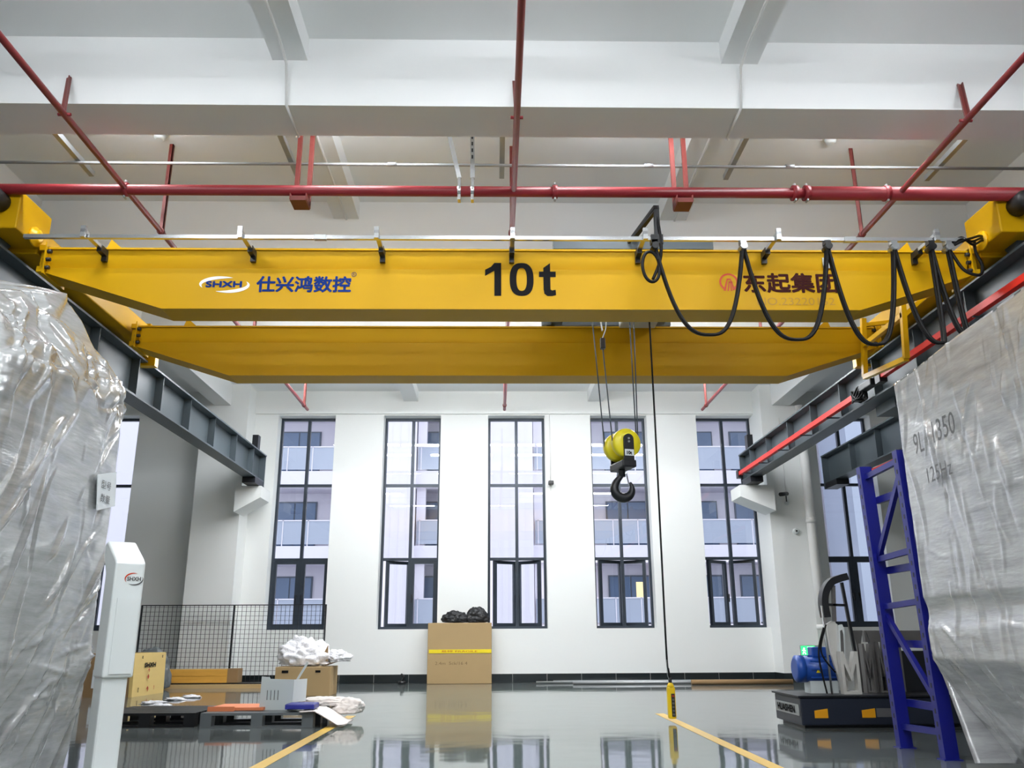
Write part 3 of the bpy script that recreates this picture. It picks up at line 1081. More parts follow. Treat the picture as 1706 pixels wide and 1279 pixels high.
for s, nm in ((-1, 'sheave_cover'), (1, 'sheave_cover')):
    yy = HY + s * .10
    prof = [(.06, -.05), (.125, -.046), (.138, -.028), (.138, .028), (.125, .046), (.06, .05)]
    turned(MB().lathe(prof, (HX, yy, HZ + .0), (0, 1, 0), 36)).build(nm, 'hook_yellow', hk)
cheek = [(HX - .05, 0, HZ - .19)]
for i in range(13):
    a = pi - pi * i / 12
    cheek.append((HX + .05 * cos(a), 0, HZ + .03 + .05 * sin(a)))
cheek.append((HX + .05, 0, HZ - .19))
for s in (-1, 1):
    yy = HY + s * .16
    pl = turned(MB().prism([(x, yy - .008, z) for x, _, z in cheek], (0, .016, 0))).build('cheek_plate', 'black_paint', hk)
    if s < 0:
        lp = turned(MB().box(HX - .045, HX + .045, yy - .014, yy - .009, HZ - .13, HZ - .07)).build('label_plate', 'label_paper', pl)
        q0 = rot @ (Vector((HX - .026, yy - .0145, HZ - .118)) - Vector((HX, HY, 0))) + Vector((HX, HY, 0))
        lettering('plate_lettering', '10t', 'ink_black', pl, q0, .03, rot @ Vector((1, 0, 0)), (0, 0, 1), bold=.0025, depth=.001)
        for dz in (.035, .005):
            turned(MB().cyl((HX, yy - .016, HZ + dz), (HX, yy - .006, HZ + dz), .01, 8)).build('pin', 'galv', pl)
turned(MB().cbox(HX - .07, HX + .07, HY - .17, HY + .15, HZ - .235, HZ - .165, .012)).build('crosshead', 'black_paint', hk)
turned(MB().cyl((HX - .01, HY, HZ - .30), (HX - .01, HY, HZ - .2), .034, 14)).build('shank', 'black_paint', hk)
# hook body
hp = [(0, -.26), (-.035, -.31), (-.07, -.355), (-.088, -.405), (-.078, -.455), (-.04, -.49), (.005, -.498), (.05, -.48), (.078, -.44), (.082, -.395), (.066, -.35)]
rad = [.026, .028, .034, .04, .044, .046, .046, .042, .034, .024, .010]
pts = smooth([(HX + x, HY, HZ + z) for x, z in hp], 4)
rr = []
for i in range(len(rad) - 1):
    rr += [rad[i] + (rad[i + 1] - rad[i]) * j / 4 for j in range(4)]
rr.append(rad[-1])
turned(MB().tube(pts, .03, 10, radii=rr), rm=Matrix.Rotation(radians(8), 4, 'Z')).build('hook', 'black_paint', hk)
turned(MB().bar((HX + .035, HY, HZ - .265), (HX + .058, HY, HZ - .375), .02, .006, up=(1, 0, 0))).build('safety_latch', 'galv', hk)
ropes = [((0.945, HY - .05, 4.0), (HX - .155, HY + .06, HZ)), ((1.06, HY, 3.47), (HX - .105, HY - .13, HZ + .02)), ((1.335, HY, 4.0), (HX + .125, HY - .1, HZ + .05)), ((1.385, HY + .02, 4.0), (HX + .145, HY - .06, HZ))]
for a, b in ropes:
    MB().cyl(a, b, .0065, 6).build('wire_rope', 'steel_dark', hk)

# pendant
PX, PY = 1.64, 8.38
pd = thing('pendant_control', (PX, PY, .03), 'yellow push button pendant hanging on a long black cable just above the floor', 'remote control')
body = MB().cbox(PX - .036, PX + .036, PY - .03, PY + .04, .03, .31, .014)
body.build('body', 'pendant_yellow', pd)
MB().lathe([(.036, 0), (.03, .025), (.016, .045)], (PX, PY + .005, .30), (0, 0, 1), 16).build('neck', 'pendant_yellow', pd)
MB().cyl((PX, PY + .005, .335), (PX - .003, PY + .005, .39), .016, 10).build('gland', 'rubber', pd)
bp_ = MB().box(PX - .006, PX + .026, PY - .034, PY - .028, .05, .25).build('button_strip', 'black_plastic', pd)
for i in range(6):
    MB().cyl((PX + .010, PY - .044, .07 + i * .032), (PX + .010, PY - .032, .07 + i * .032), .010, 10).build('button', 'ink_red' if i == 5 else 'ink_grey', bp_)
MB().tube(smooth([(PX - .003, PY + .005, .39), (PX - .012, PY, .46), (PX - .022, PY, .6), (PX - .018, PY, 1.6), (PX - .012, PY, 2.8), (PX - .012, PY, 3.98)], 8), .0095, 7).build('cable', 'cable_black', pd)
MB().tube(smooth([(PX - .022, PY, .6), (PX - .026, PY - .01, .5), (PX - .027, PY - .01, .42), (PX - .012, PY - .005, .37)], 5), .003, 5).build('strain_wire', 'galv', pd)

# ================================================================== PIPES UNDER THE CEILING
PZ = 4.33
main = thing('fire_main_pipe', (0.2, 6.36, PZ), 'thick red fire main running across the hall behind the cross beam', 'pipe')
MB().cyl((-11, 6.36, PZ), (2.62, 6.36, PZ), .044, 18).build('pipe', 'pipe_red', main)
MB().cyl((2.62, 6.36, PZ), (11, 6.36, PZ), .058, 18).build('large_pipe', 'pipe_red', main)
for cxp in (-3.06, 0.50, 2.52, 2.62, 3.30):
    c = MB().cyl((cxp - .022, 6.36, PZ), (cxp + .022, 6.36, PZ), .066 if cxp > 2.4 else .057, 18).build('coupling', 'pipe_red', main)
    for s in (-1, 1):
        MB().cyl((cxp, 6.36 - .025, PZ + s * .07), (cxp, 6.36 + .025, PZ + s * .07), .010, 6).build('bolt', 'galv', c)
for xx, w in ((-1.62, .065), (1.575, .065)):
    h = MB()
    for s in (-1, 1):
        h.box(xx + s * w - (.026 if s > 0 else .0) - .004, xx + s * w + (.0 if s > 0 else .026) + .004, 6.36 + .06, 6.36 + .10, PZ - .10, 5.06)
        h.box(xx + s * w - .004, xx + s * w + .004, 6.36 - .07, 6.36 + .10, PZ - .115, PZ - .06)
    h.box(xx - w, xx + w, 6.36 - .07, 6.36 + .10, PZ - .125, PZ - .085)
    h.build('channel_hanger', 'hanger_red', main)
# galvanised seismic brace clamps
for xx, tx in ((-0.30, -.48), (-0.19, -.20)):
    c = MB().cyl((xx - .014, 6.36, PZ), (xx + .014, 6.36, PZ), .052, 16)
    c.box(xx - .012, xx + .012, 6.33, 6.39, PZ - .09, PZ - .04).box(xx - .012, xx + .012, 6.33, 6.39, PZ + .04, PZ + .12)
    c.build('clamp', 'silver', main)
    br_ = MB().bar((xx, 6.36, PZ + .12), (tx, 6.36 if tx > -.3 else 6.30, SLAB), .036, .03, up=(0, 1, 0)).build('brace_channel', 'galv', main)
    for i in range(6):
        t = .25 + i * .08
        q = Vector((xx, 6.36, PZ + .12)).lerp(Vector((tx, 6.36, SLAB)), t)
        MB().box(q.x - .007, q.x + .007, q.y - .021, q.y - .016, q.z - .016, q.z + .016).build('slot', 'black_paint', br_)

NAMES = [('left', -3.055, 'red sprinkler branch pipe on the left, slanting inward'), ('centre', .155, 'red sprinkler branch pipe along the middle of the hall'), ('right', 3.41, 'red sprinkler branch pipe on the right, slanting inward')]
for nm, bxx, lab in NAMES:
    b = thing('sprinkler_pipe', (bxx, 7, PZ), lab, 'pipe', 'sprinkler branch pipes')
    MB().cyl((bxx, -6, PZ), (bxx, 13.47, PZ), .024, 14).build('pipe', 'pipe_red', b)
    for k, yy in enumerate((3.0, 5.55, 7.12, 10.2, 13.2)):
        if k == 1:
            dx = -.19 if bxx < -1 else (.20 if bxx > 1 else -.005)
            MB().bar((bxx + dx, 5.612, 4.86), (bxx, 5.28, PZ + .01), .036, .012, up=(0, 1, 0)).bar((bxx + dx + .012, 5.60, 4.86), (bxx + .012, 5.27, PZ + .01), .008, .03, up=(0, 1, 0)).build('hanger', 'hanger_red', b)
            MB().cyl((bxx - .045, 5.30, PZ), (bxx + .045, 5.30, PZ), .012, 8).build('clamp_bolt', 'pipe_red', b)
        else:
            MB().box(bxx - .018, bxx + .018, yy - .005, yy + .005, PZ, SLAB).box(bxx + .012, bxx + .018, yy - .005, yy + .03, PZ, SLAB).build('hanger', 'hanger_red', b)
            MB().cyl((bxx, yy - .02, PZ), (bxx, yy + .02, PZ), .033, 12).build('clip', 'hanger_red', b)

# thin grey conduit across with channel arms on the back of the cross beam
gc = thing('ceiling_conduit', (0, 6.6, 4.73), 'thin grey conduit running across the hall above the red main', 'conduit')
MB().cyl((-11, 6.6, 4.73), (11, 6.6, 4.715), .014, 10).build('tube', 'conduit_grey', gc)
for xx in (-6.0, -3.62, -1.78, 0.06, 2.10, 3.95, 6.2):
    a = MB().box(xx - .022, xx + .022, 6.12, 6.86, 4.742, 4.762).box(xx + .018, xx + .022, 6.12, 6.86, 4.762, 4.79).box(xx - .022, xx - .018, 6.12, 6.86, 4.762, 4.79).build('channel_arm', 'galv', gc)
    MB().box(xx - .03, xx + .03, 6.03, 6.12, 4.70, 4.86).build('foot_plate', 'silver', a)
for xx in (-.9, 1.35, 2.6):
    MB().cyl((xx - .04, 6.6, 4.727), (xx + .04, 6.6, 4.727), .019, 10).build('coupler', 'conduit_grey', gc)

# white conduits following the long beams, dropping round the cross beam
for xx, lab, s in ((-1.60, 'white conduit clipped under the left long beam', 1), (1.90, 'white conduit clipped under the right long beam', -1)):
    c = thing('white_conduit', (xx, 5, 4.6), lab, 'conduit', 'white conduits on the beams')
    MB().tube([(xx, 1.62, 5.025), (xx, 5.35, 5.025), (xx, 5.58, 4.98), (xx + .02 * s, 5.60, 4.63), (xx + .02 * s, 6.02, 4.625), (xx, 6.05, 4.64)], .011, 8).build('tube', 'conduit_white', c)
    MB().cyl((xx + .02, 6.06, 5.025), (xx + .02, 8.2, 5.025), .011, 8).build('tube', 'conduit_white', c)
    MB().cyl((xx + .02, 8.64, 5.025), (xx + .02, 10.9, 5.025), .011, 8).build('tube', 'conduit_white', c)
# small smoke detectors
for xx, yy, lab in ((-3.1, 6.95, 'small round smoke detector on the ceiling at left'), (3.15, 6.95, 'small round smoke detector on the ceiling at right')):
    d = thing('smoke_detector', (xx, yy, SLAB - .06), lab, 'detector', 'smoke detectors')
    MB().lathe([(.03, 0), (.05, .015), (.055, .06)], (xx, yy, SLAB - .06), (0, 0, 1), 16).build('head', 'white_metal', d)
    MB().cyl((xx, yy, SLAB - .012), (xx, yy, SLAB), .07, 16).build('base', 'white_metal', d)

# ================================================================== ON THE BACK WALL
cv = onY(1300, 833, WY - .5)
cc = thing('security_camera', (5.18, WY - .55, 2.98), 'dark bullet security camera on the right column', 'camera')
MB().cyl((5.02, WY - .80, 3.14), (5.20, WY - .62, 3.18), .035, 14).build('housing', 'black_plastic', cc)
MB().bar((5.18, WY - .62, 3.15), (5.22, WY - .5, 3.05), .02, .02).build('arm', 'black_plastic', cc)
MB().cyl((5.22, WY - .52, 3.03), (5.22, WY - .5, 3.03), .04, 12).build('mount', 'white_metal', cc)
MB().cyl((5.22, WY - .508, 3.05), (5.22, WY - .508, 4.6), .006, 6).build('cable', 'conduit_white', cc)
cc2 = thing('security_camera', (1.02, WY - .1, 3.33), 'small dark security camera on the wall between third and fourth window', 'camera')
MB().cbox(.98, 1.08, WY - .16, WY - .04, 3.44, 3.51, .012).build('housing', 'black_plastic', cc2)
MB().bar((1.03, WY - .05, 3.43), (1.03, WY, 3.34), .02, .02).build('arm', 'conduit_white', cc2)
MB().cyl((1.03, WY - .008, 3.5), (1.03, WY - .008, 4.8), .009, 6).build('cable', 'conduit_white', cc2)
sd = thing('wall_speaker', (5.30, WY - .53, 2.5), 'round white alarm sounder on the right column', 'alarm')
MB().lathe([(.055, 0), (.055, .03), (.035, .05)], (5.33, WY - .5, 2.53), (0, -1, 0), 18).build('dome', 'white_metal', sd)
MB().cyl((5.33, WY - .565, 2.53), (5.33, WY - .55, 2.53), .016, 12).build('lens', 'black_plastic', sd)
dp = thing('downpipe', (5.58, WY - .62, 0), 'fat cream downpipe at the edge of the right column', 'pipe')
MB().cyl((5.58, WY - .62, 0), (5.58, WY - .62, 4.8), .08, 20).build('pipe', 'conduit_white', dp)
for z in (.9, 2.7, 4.2):
    MB().cyl((5.58, WY - .62, z - .04), (5.58, WY - .62, z + .04), .09, 20).build('collar', 'conduit_white', dp)
# exit sign
ex = thing('exit_sign', (5.36, WY - .55, .43), 'small green running man exit sign low on the right column', 'sign')
MB().cbox(5.20, 5.52, WY - .53, WY - .5, .43, .60, .006).build('housing', 'galv', ex)
MB().box(5.21, 5.45, WY - .534, WY - .53, .44, .59).build('lit_panel', 'exit_glow', ex)
rm = MB()
rm.cyl((5.262, WY - .538, .545), (5.262, WY - .534, .545), .016, 12)
for a, b in (((5.262, .53), (5.25, .49)), ((5.25, .49), (5.235, .455)), ((5.25, .49), (5.285, .47)), ((5.285, .47), (5.28, .45)), ((5.26, .525), (5.29, .505)), ((5.258, .525), (5.23, .515))):
    rm.bar((a[0], WY - .536, a[1]), (b[0], WY - .536, b[1]), .013, .004, up=(0, 1, 0))
rm.build('running_man', 'exit_white', ex)
MB().box(5.32, 5.43, WY - .536, WY - .534, .455, .575).box(5.34, 5.41, WY - .538, WY - .536, .46, .56).build('door_symbol', 'exit_white', ex)

# pipes lying along the foot of the wall
for k, (y, r, x0, x1, m, lab) in enumerate(((15.40, .022, 1.0, 4.6, 'galv', 'long grey tube lying closest to the skirting'), (15.25, .02, 0.7, 4.3, 'galv', 'grey tube lying second from the skirting'), (14.95, .025, 1.3, 4.7, 'conduit_grey', 'grey tube lying farthest out from the wall'), (14.6, .04, 3.2, 4.85, 'cardboard_dark', 'brownish tube lying on the floor beside the blue motor'))):
    o = MB().cyl((x0, y, r), (x1, y - .03, r), r, 12).build('floor_tube', m)
    tag(o, lab, 'tube', 'tubes lying along the wall')
jb = thing('cable_stub', (-1.58, 15.35, 0), 'small dark cable stub standing on the floor left of the tall carton', 'cable')
MB().cyl((-1.58, 15.35, 0), (-1.58, 15.35, .05), .07, 12).build('base', 'black_plastic', jb)
MB().tube(smooth([(-1.58, 15.35, .05), (-1.55, 15.33, .12), (-1.6, 15.34, .16)]), .02, 8).build('stub', 'rubber', jb)

# ================================================================== FLOOR LINES
for xx, nm in ((-1.46, 'left'), (1.69, 'right')):
    o = MB().box(xx - .045, xx + .045, -6, 9.3, .0005, .002).build('floor_line', 'line_yellow')
    tag(o, 'yellow painted floor line along the %s edge of the aisle' % nm, 'floor line', 'yellow aisle lines')

# ================================================================== TALL CARTON BY THE WALL
bx_ = thing('tall_carton', (-.6, 15.5, 0), 'large square brown carton with yellow tape standing against the wall', 'box')
MB().cbox(-1.155, -.055, 15.30, 15.57, 0, 1.0, .008).build('carton', 'cardboard', bx_)
tp = MB().box(-1.13, -.06, 15.294, 15.30, .50, .56).build('tape', 'tape_yellow', bx_)
lettering('tape_print', '易碎 FRAGILE', 'ink_red', tp, (-.92, 15.294, .512), .035, (1, 0, 0), (0, 0, 1), width=.62, depth=.001)
lettering('pen_scrawl', '2.4m  5ck/16 4', 'ink_brown', bx_, (-1.02, 15.30, .31), .05, (1, 0, 0), (0, 0, 1), width=.55, depth=.001)


def lump(name, label, cat, c, rx, ry, rz, material, amp, freq, seed, sub=5, flat=0.0):
    bm = bmesh.new()
    bmesh.ops.create_icosphere(bm, subdivisions=sub, radius=1)
    for v in bm.verts:
        p = v.co.copy()
        d = noise.fractal(p * freq + Vector((seed, seed * 1.7, 0)), 0.6, 2.1, 4) * amp
        d += abs(noise.noise(p * freq * 1.9 + Vector((0, seed, seed)))) * amp * .8
        p *= 1 + d
        if p.z < flat:
            p.z = flat + (p.z - flat) * .12
        v.co = Vector((p.x * rx, p.y * ry, p.z * rz))
    mz = min(v.co.z for v in bm.verts)
    bm.verts.index_update()
    m = MB().add([v.co + Vector((c[0], c[1], c[2] - mz)) for v in bm.verts], [tuple(v.index for v in f.verts) for f in bm.faces], True)
    bm.free()
    o = m.build(name, material)
    return tag(o, label, cat) if label else o


lump('black_bag', 'crumpled black plastic bag lying on the tall carton, left heap', 'bag', (-.69, 15.43, 1.0), .22, .11, .15, 'dark_bags', .2, 1.3, 3.1, flat=-.2)
lump('black_bag', 'crumpled black plastic bag lying on the tall carton, taller right heap', 'bag', (-.31, 15.43, 1.0), .20, .11, .19, 'dark_bags', .2, 1.3, 8.4, flat=-.2)

# ================================================================== LEFT FLOOR CLUTTER
# wire mesh fence
FYY = 14.95
fn = thing('mesh_fence', (-4.3, FYY, 0), 'black wire mesh fence panel standing in front of the left column', 'fence')
fx0, fx1, fz1 = -5.95, -2.86, 1.30
fm = MB()
k = fx0
while k < fx1:
    fm.box(k - .0035, k + .0035, FYY - .0025, FYY + .0025, .08, fz1)
    k += .073
z = .1
while z < fz1:
    fm.box(fx0, fx1, FYY - .005, FYY, z - .0025, z + .0025)
    z += .073
fm.build('wire_mesh', 'black_paint', fn, kind='stuff')
MB().box(fx0 - .01, fx1 + .01, FYY - .01, FYY + .01, fz1 - .008, fz1 + .008).build('top_rail', 'black_paint', fn)
MB().box(fx0 - .01, fx1 + .01, FYY - .012, FYY + .012, .05, .08).build('bottom_rail', 'black_paint', fn)
for xx in (fx0, -4.4, fx1):
    MB().box(xx - .012, xx + .012, FYY - .012, FYY + .012, 0, fz1).build('post', 'black_paint', fn)

# long plank on the floor, wooden crate on it
o = MB().box(-5.6, -3.5, 14.42, 14.56, 0, .055).build('wood_plank', 'wood_pale')
tag(o, 'long pale timber plank on the floor in front of the yellow crate', 'plank')
o = MB().box(-5.6, -3.7, 14.62, 14.84, 0, .07).build('black_beam', 'black_plastic')
tag(o, 'low black beam under the yellow wooden crate', 'beam')
crt = thing('wooden_crate', (-4.95, 14.73, .07), 'low yellow wooden crate lying against the mesh fence', 'crate')
for i in range(2):
    MB().box(-5.55, -4.33, 14.62, 14.64, .075 + i * .105, .175 + i * .105).build('board', 'wood_crate', crt)
MB().box(-5.55, -4.33, 14.64, 14.88, .27, .285).build('lid', 'wood_pale', crt)
MB().box(-5.55, -4.33, 14.86, 14.88, .075, .27).build('back_board', 'wood_crate', crt)
MB().box(-4.33, -4.16, 14.62, 14.88, .075, .29).build('end_block', 'cardboard_dark', crt)
# panel box behind the white pedestal: two sides
pb = thing('plywood_box', (-5.1, 12.9, 0), 'tan printed shipping box behind the white pedestal', 'box')
MB().add([(-4.94, 12.40, 0), (-4.90, 13.45, 0), (-4.92, 13.45, .57), (-4.96, 12.40, .57), (-4.99, 12.40, 0), (-4.95, 13.45, 0), (-4.97, 13.45, .57), (-5.01, 12.40, .57)],
         [(0, 1, 2, 3), (4, 7, 6, 5), (0, 4, 5, 1), (3, 2, 6, 7), (0, 3, 7, 4), (1, 5, 6, 2)]).build('side_panel', 'plywood', pb)
MB().box(-5.62, -5.0, 12.40, 12.44, 0, .57).build('front_panel', 'cardboard_dark', pb)
MB().box(-5.62, -5.58, 12.44, 13.4, 0, .57).build('far_panel', 'cardboard_dark', pb)
MB().box(-5.58, -5.0, 13.36, 13.4, 0, .57).build('rear_panel', 'plywood', pb)
sdir = Vector((.04, 1.05, 0)).normalized()
lettering('stencil', 'SHXH', 'ink_black', pb, (-4.936, 12.72, .38), .055, sdir, (0, 0, 1), bold=.006, width=.36, depth=.006)
for (u, z, h, ch) in ((.18, .50, .03, 'K'), (.85, .50, .03, 'K'), (.42, .31, .05, '↑'), (.42, .22, .06, '♦'), (.15, .06, .05, '['), (.42, .05, .07, '↑'), (.66, .07, .05, '!')):
    lettering('stencil_mark', ch, 'ink_red' if ch in '♦↑!' else 'ink_black', pb, Vector((-4.937, 12.40, z)) + sdir * u, h, sdir, (0, 0, 1), bold=.005, depth=.008)
MB().box(-5.5, -5.2, 12.388, 12.399, .12, .36).build('paper_label', 'label_paper', pb)
MB().box(-5.42, -5.34, 12.38, 12.387, .08, .32).build('yellow_sticker', 'tape_yellow', pb)
o = lump('grey_bundle', 'dark grey wrapped bundle behind the tan shipping box', 'bundle', (-5.45, 14.2, 0), .35, .2, .42, 'grey_plastic', .15, 1.2, 5.0, flat=-.4)

# carton with bubble wrap
ct = thing('open_carton', (-2.6, 12.6, 0), 'brown carton with two hand slots under the bubble wrap', 'box')
MB().cbox(-3.02, -2.26, 12.40, 12.95, 0, .38, .006).build('carton', 'cardboard', ct)
MB().box(-2.93, -2.84, 12.394, 12.40, .30, .335).build('hand_slot', 'ink_black', ct)
MB().box(-2.47, -2.40, 12.394, 12.40, .305, .335).build('hand_slot', 'ink_black', ct)
MB().add([(-2.40, 12.45, .385), (-2.26, 12.45, .43), (-2.26, 12.9, .43), (-2.40, 12.9, .385), (-2.40, 12.45, .39), (-2.26, 12.45, .435), (-2.26, 12.9, .435), (-2.40, 12.9, .39)],
         [(0, 3, 2, 1), (4, 5, 6, 7), (0, 1, 5, 4), (1, 2, 6, 5), (2, 3, 7, 6), (3, 0, 4, 7)]).build('flap', 'cardboard_dark', ct)
lump('bubble_wrap', 'large crumpled heap of white bubble wrap on the brown carton', 'packaging', (-2.68, 12.68, .385), .33, .2, .24, 'bubble_wrap', .3, 1.5, 2.2, flat=-.35)
lump('bubble_wrap', 'small clear bubble wrap scrap at the right end of the brown carton', 'packaging', (-2.22, 12.72, .44), .16, .12, .09, 'bubble_wrap', .4, 1.9, 6.2, flat=-.35)
o = MB().add([(-2.44, 12.55, .47), (-2.34, 12.55, .45), (-2.345, 12.55, .66), (-2.44, 12.58, .47), (-2.34, 12.58, .45), (-2.345, 12.58, .66)], [(0, 1, 2), (3, 5, 4), (0, 3, 4, 1), (1, 4, 5, 2), (2, 5, 3, 0)]).build('cardboard_scrap', 'cardboard_dark')
tag(o, 'torn pointed cardboard scrap sticking out of the bubble wrap', 'cardboard')


# plastic pallets
def pallet(label, x0, x1, y0, y1, h, material, slats, rails):
    root = thing('pallet', ((x0 + x1) / 2, (y0 + y1) / 2, 0), label, 'pallet', 'plastic pallets')
    n = slats
    w = (y1 - y0) / n
    for i in range(n):
        MB().box(x0, x1, y0 + i * w, y0 + (i + .78) * w, h - .022, h).build('deck_slat', material, root)
    for i in range(3):
        for j in range(3):
            bxx = x0 + (x1 - x0 - .1) * i / 2
            byy = y0 + (y1 - y0 - .1) * j / 2
            MB().box(bxx, bxx + .1, byy, byy + .1, .014, h - .022).build('block', material, root)
    for i in range(3):
        byy = y0 + (y1 - y0 - .1) * i / 2
        MB().box(x0, x1, byy, byy + .1, 0, .014).build('skid', material, root)
    return root


pallet('grey plastic pallet under the white metal hood', -2.62, -1.62, 8.15, 8.95, .125, 'grey_plastic', 6, 3)
pallet('black plastic pallet next to the white pedestal', -3.60, -2.70, 8.25, 9.15, .12, 'black_plastic', 6, 3)
ob = thing('orange_board', (-2.5, 8.6, .125), 'flat orange board lying on the grey pallet', 'board')
MB().box(-2.62, -2.12, 8.35, 8.85, .13, .155).build('sheet', 'orange_board', ob)
MB().box(-2.62, -2.38, 8.33, 8.35, .125, .165).build('front_lip', 'orange_board', ob)
# white metal hood / box with slots
hd = thing('metal_hood', (-2.0, 8.5, .125), 'pale sheet metal hood with vent slots standing on the grey pallet', 'metal box')
q = lambda px, py, Y=8.42: onY(px, py, Y) + Vector((0, 0, .012))
poly = [q(431, 1188), q(476, 1187), q(486, 1172), q(489, 1134), q(450, 1133), q(449, 1130), q(436, 1129)]
MB().prism(poly, (0, .012, 0)).build('front_sheet', 'pale_grey_metal', hd)
a, b = poly[2], poly[3]
MB().prism([a, b, b + Vector((.085, .18, .0)), a + Vector((.085, .18, .0))], (.006, -.006, 0)).build('side_sheet', 'white_metal', hd)
MB().prism([poly[1], poly[2], poly[2] + Vector((.05, .12, 0)), poly[1] + Vector((.05, .12, 0))], (.005, -.005, 0)).build('chamfer_sheet', 'grey_plastic', hd)
for i in range(4):
    p0 = q(444 + i * 6, 1168)
    MB().box(p0.x, p0.x + .006, 8.414, 8.42, p0.z, p0.z + .085).build('vent_slot', 'grey_plastic', hd)
MB().bar(q(494, 1136, 8.6), q(513, 1105, 8.6), .02, .012, up=(0, 1, 0)).build('prop_strip', 'pale_grey_metal', hd)
# blue folder, foam sheets, foam block
fo = thing('blue_folder', (-1.75, 8.45, .13), 'dark blue binder lying on the white foam sheet', 'binder')
MB().cbox(-1.88, -1.62, 8.16, 8.40, .15, .193, .006).build('cover', 'folder_blue', fo)
MB().box(-1.87, -1.63, 8.17, 8.39, .193, .196).build('spine_label', 'folder_blue', fo)


def sheet(name, label, cat, x0, x1, y0, y1, zf, material, thick=.006, n=30, m=22):
    vs, fs = [], []
    for j in range(m + 1):
        for i in range(n + 1):
            x = x0 + (x1 - x0) * i / n
            y = y0 + (y1 - y0) * j / m
            vs.append((x, y, zf(x, y)))
    for j in range(m):
        for i in range(n):
            a = j * (n + 1) + i
            fs.append((a, a + 1, a + n + 2, a + n + 1))
    k = len(vs)
    mbx = MB().add(vs, fs, True).add([(v[0], v[1], v[2] - thick) for v in vs], [f[::-1] for f in fs], True)
    o = mbx.build(name, material, recalc=False)
    return tag(o, label, cat)


def zs(x, y):
    z = .14 + .01 * noise.noise(Vector((x * 6, y * 6, 0)))
    if x > -1.60:
        z -= min(.115, (x + 1.60) * .55)
    return max(z, .012)


sheet('foam_sheet', 'white packing sheet draped over the right end of the grey pallet', 'packaging', -1.74, -1.34, 8.10, 8.66, zs, 'foam_white')
lump('foam_pillow', 'long white foam pillow on the pallet behind the binder', 'packaging', (-1.62, 8.86, .135), .24, .14, .05, 'foam_white', .22, 1.3, 4.2, flat=-.5)
lump('foam_pillow', 'rounded white foam pillow at the end of the yellow line', 'packaging', (-1.42, 8.80, .06), .15, .15, .09, 'foam_white', .25, 1.3, 9.2, flat=-.5)
lump('foam_scrap', 'small crumpled white foam scrap in front of the brown carton', 'packaging', (-2.30, 10.6, 0), .08, .07, .05, 'foam_white', .5, 2.0, 1.2, sub=4, flat=-.4)
for i, (px, py, lab) in enumerate(((255, 1172, 'nearest the white pedestal'), (268, 1178, 'in front of the tan box'), (320, 1162, 'in the middle of the open floor'), (292, 1166, 'between tan box and plank'))):
    p = onZ(px, py, 0)
    lump('film_scrap', 'small scrap of clear film on the floor, ' + lab, 'packaging', (p.x, p.y, 0), .12, .08, .025, 'bubble_wrap', .5, 2.0, i * 3.3, sub=3, flat=-.3)

# ================================================================== WHITE PEDESTAL WITH LOGO
PYY = 4.9
pe = thing('control_pedestal', (-2.035, PYY, 0), 'tall white control pedestal with slanted head in front of the left wrapped machine', 'pedestal')
x0, x1 = -2.115, -1.955
MB().cbox(x0 + .008, x1 - .02, PYY + .01, PYY + .20, 0.02, .62, .012).build('lower_column', 'white_metal', pe)
up = MB()
prof = [(PYY - .01, .56), (PYY - .01, 1.175), (PYY + .035, 1.205), (PYY + .26, 1.315), (PYY + .30, 1.30), (PYY + .30, 1.22), (PYY + .21, 1.12), (PYY + .21, .56)]
up.prism([(x0, y, z) for y, z in prof], (x1 - x0, 0, 0))
upper = up.build('upper_column', 'white_metal', pe)
bv = upper.modifiers.new('bevel', 'BEVEL')
bv.width = .012
bv.segments = 3
MB().box(x0 + .03, x1 - .015, PYY - .016, PYY - .009, .58, .98).build('cover_plate', 'white_metal', pe)
MB().cbox(x0 - .1, x1 + .1, PYY - .1, PYY + .35, 0, .02, .006).build('base_plate', 'white_metal', pe)
lx, lz = x0 + .105, 1.085
lettering('logo_lettering', 'SHXH', 'ink_grey', upper, (lx - .036, PYY - .0102, lz - .010), .022, (1, 0, 0), (0, 0, 1), bold=.001, width=.072, depth=.001)
swoosh('logo_swoosh', upper, (lx, PYY - .0102, lz), .047, .032, radians(70), radians(215), .008, 'emblem_red')
swoosh('logo_swoosh', upper, (lx, PYY - .0102, lz), .047, .032, radians(235), radians(385), .008, 'ink_grey')

pe.rotation_euler = (0, 0, radians(36))
pe.location = (-2.055, 4.93, 0)

# ================================================================== FILM WRAPPED MACHINES
def ring(x0, x1, y0, y1, r, lo, hi, fine, coarse):
    """rounded rectangle sampled finely where lo<=s<=hi; returns (point, normal, s)"""
    segs = []
    for (ax, ay, bx2, by2, nx, ny) in ((x0 + r, y0, x1 - r, y0, 0, -1), (x1, y0 + r, x1, y1 - r, 1, 0), (x1 - r, y1, x0 + r, y1, 0, 1), (x0, y1 - r, x0, y0 + r, -1, 0)):
        segs.append((Vector((ax, ay, 0)), Vector((bx2, by2, 0)), Vector((nx, ny, 0))))
    out = []
    s = 0.0
    for k, (a, b, n) in enumerate(segs):
        L = (b - a).length
        t = 0.0
        while t < L:
            out.append((a.lerp(b, t / L), n.copy(), s + t))
            t += fine if lo <= s + t <= hi else coarse
        s += L
        n2 = segs[(k + 1) % 4][2]
        c = b - n * r
        for j in range(4):
            an = j / 4 * pi / 2
            nn = n * cos(an) + n2 * sin(an)
            out.append((c + nn * r, nn, s + an * r))
        s += r * pi / 2
    out.append((out[0][0].copy(), out[0][1].copy(), s))
    return out


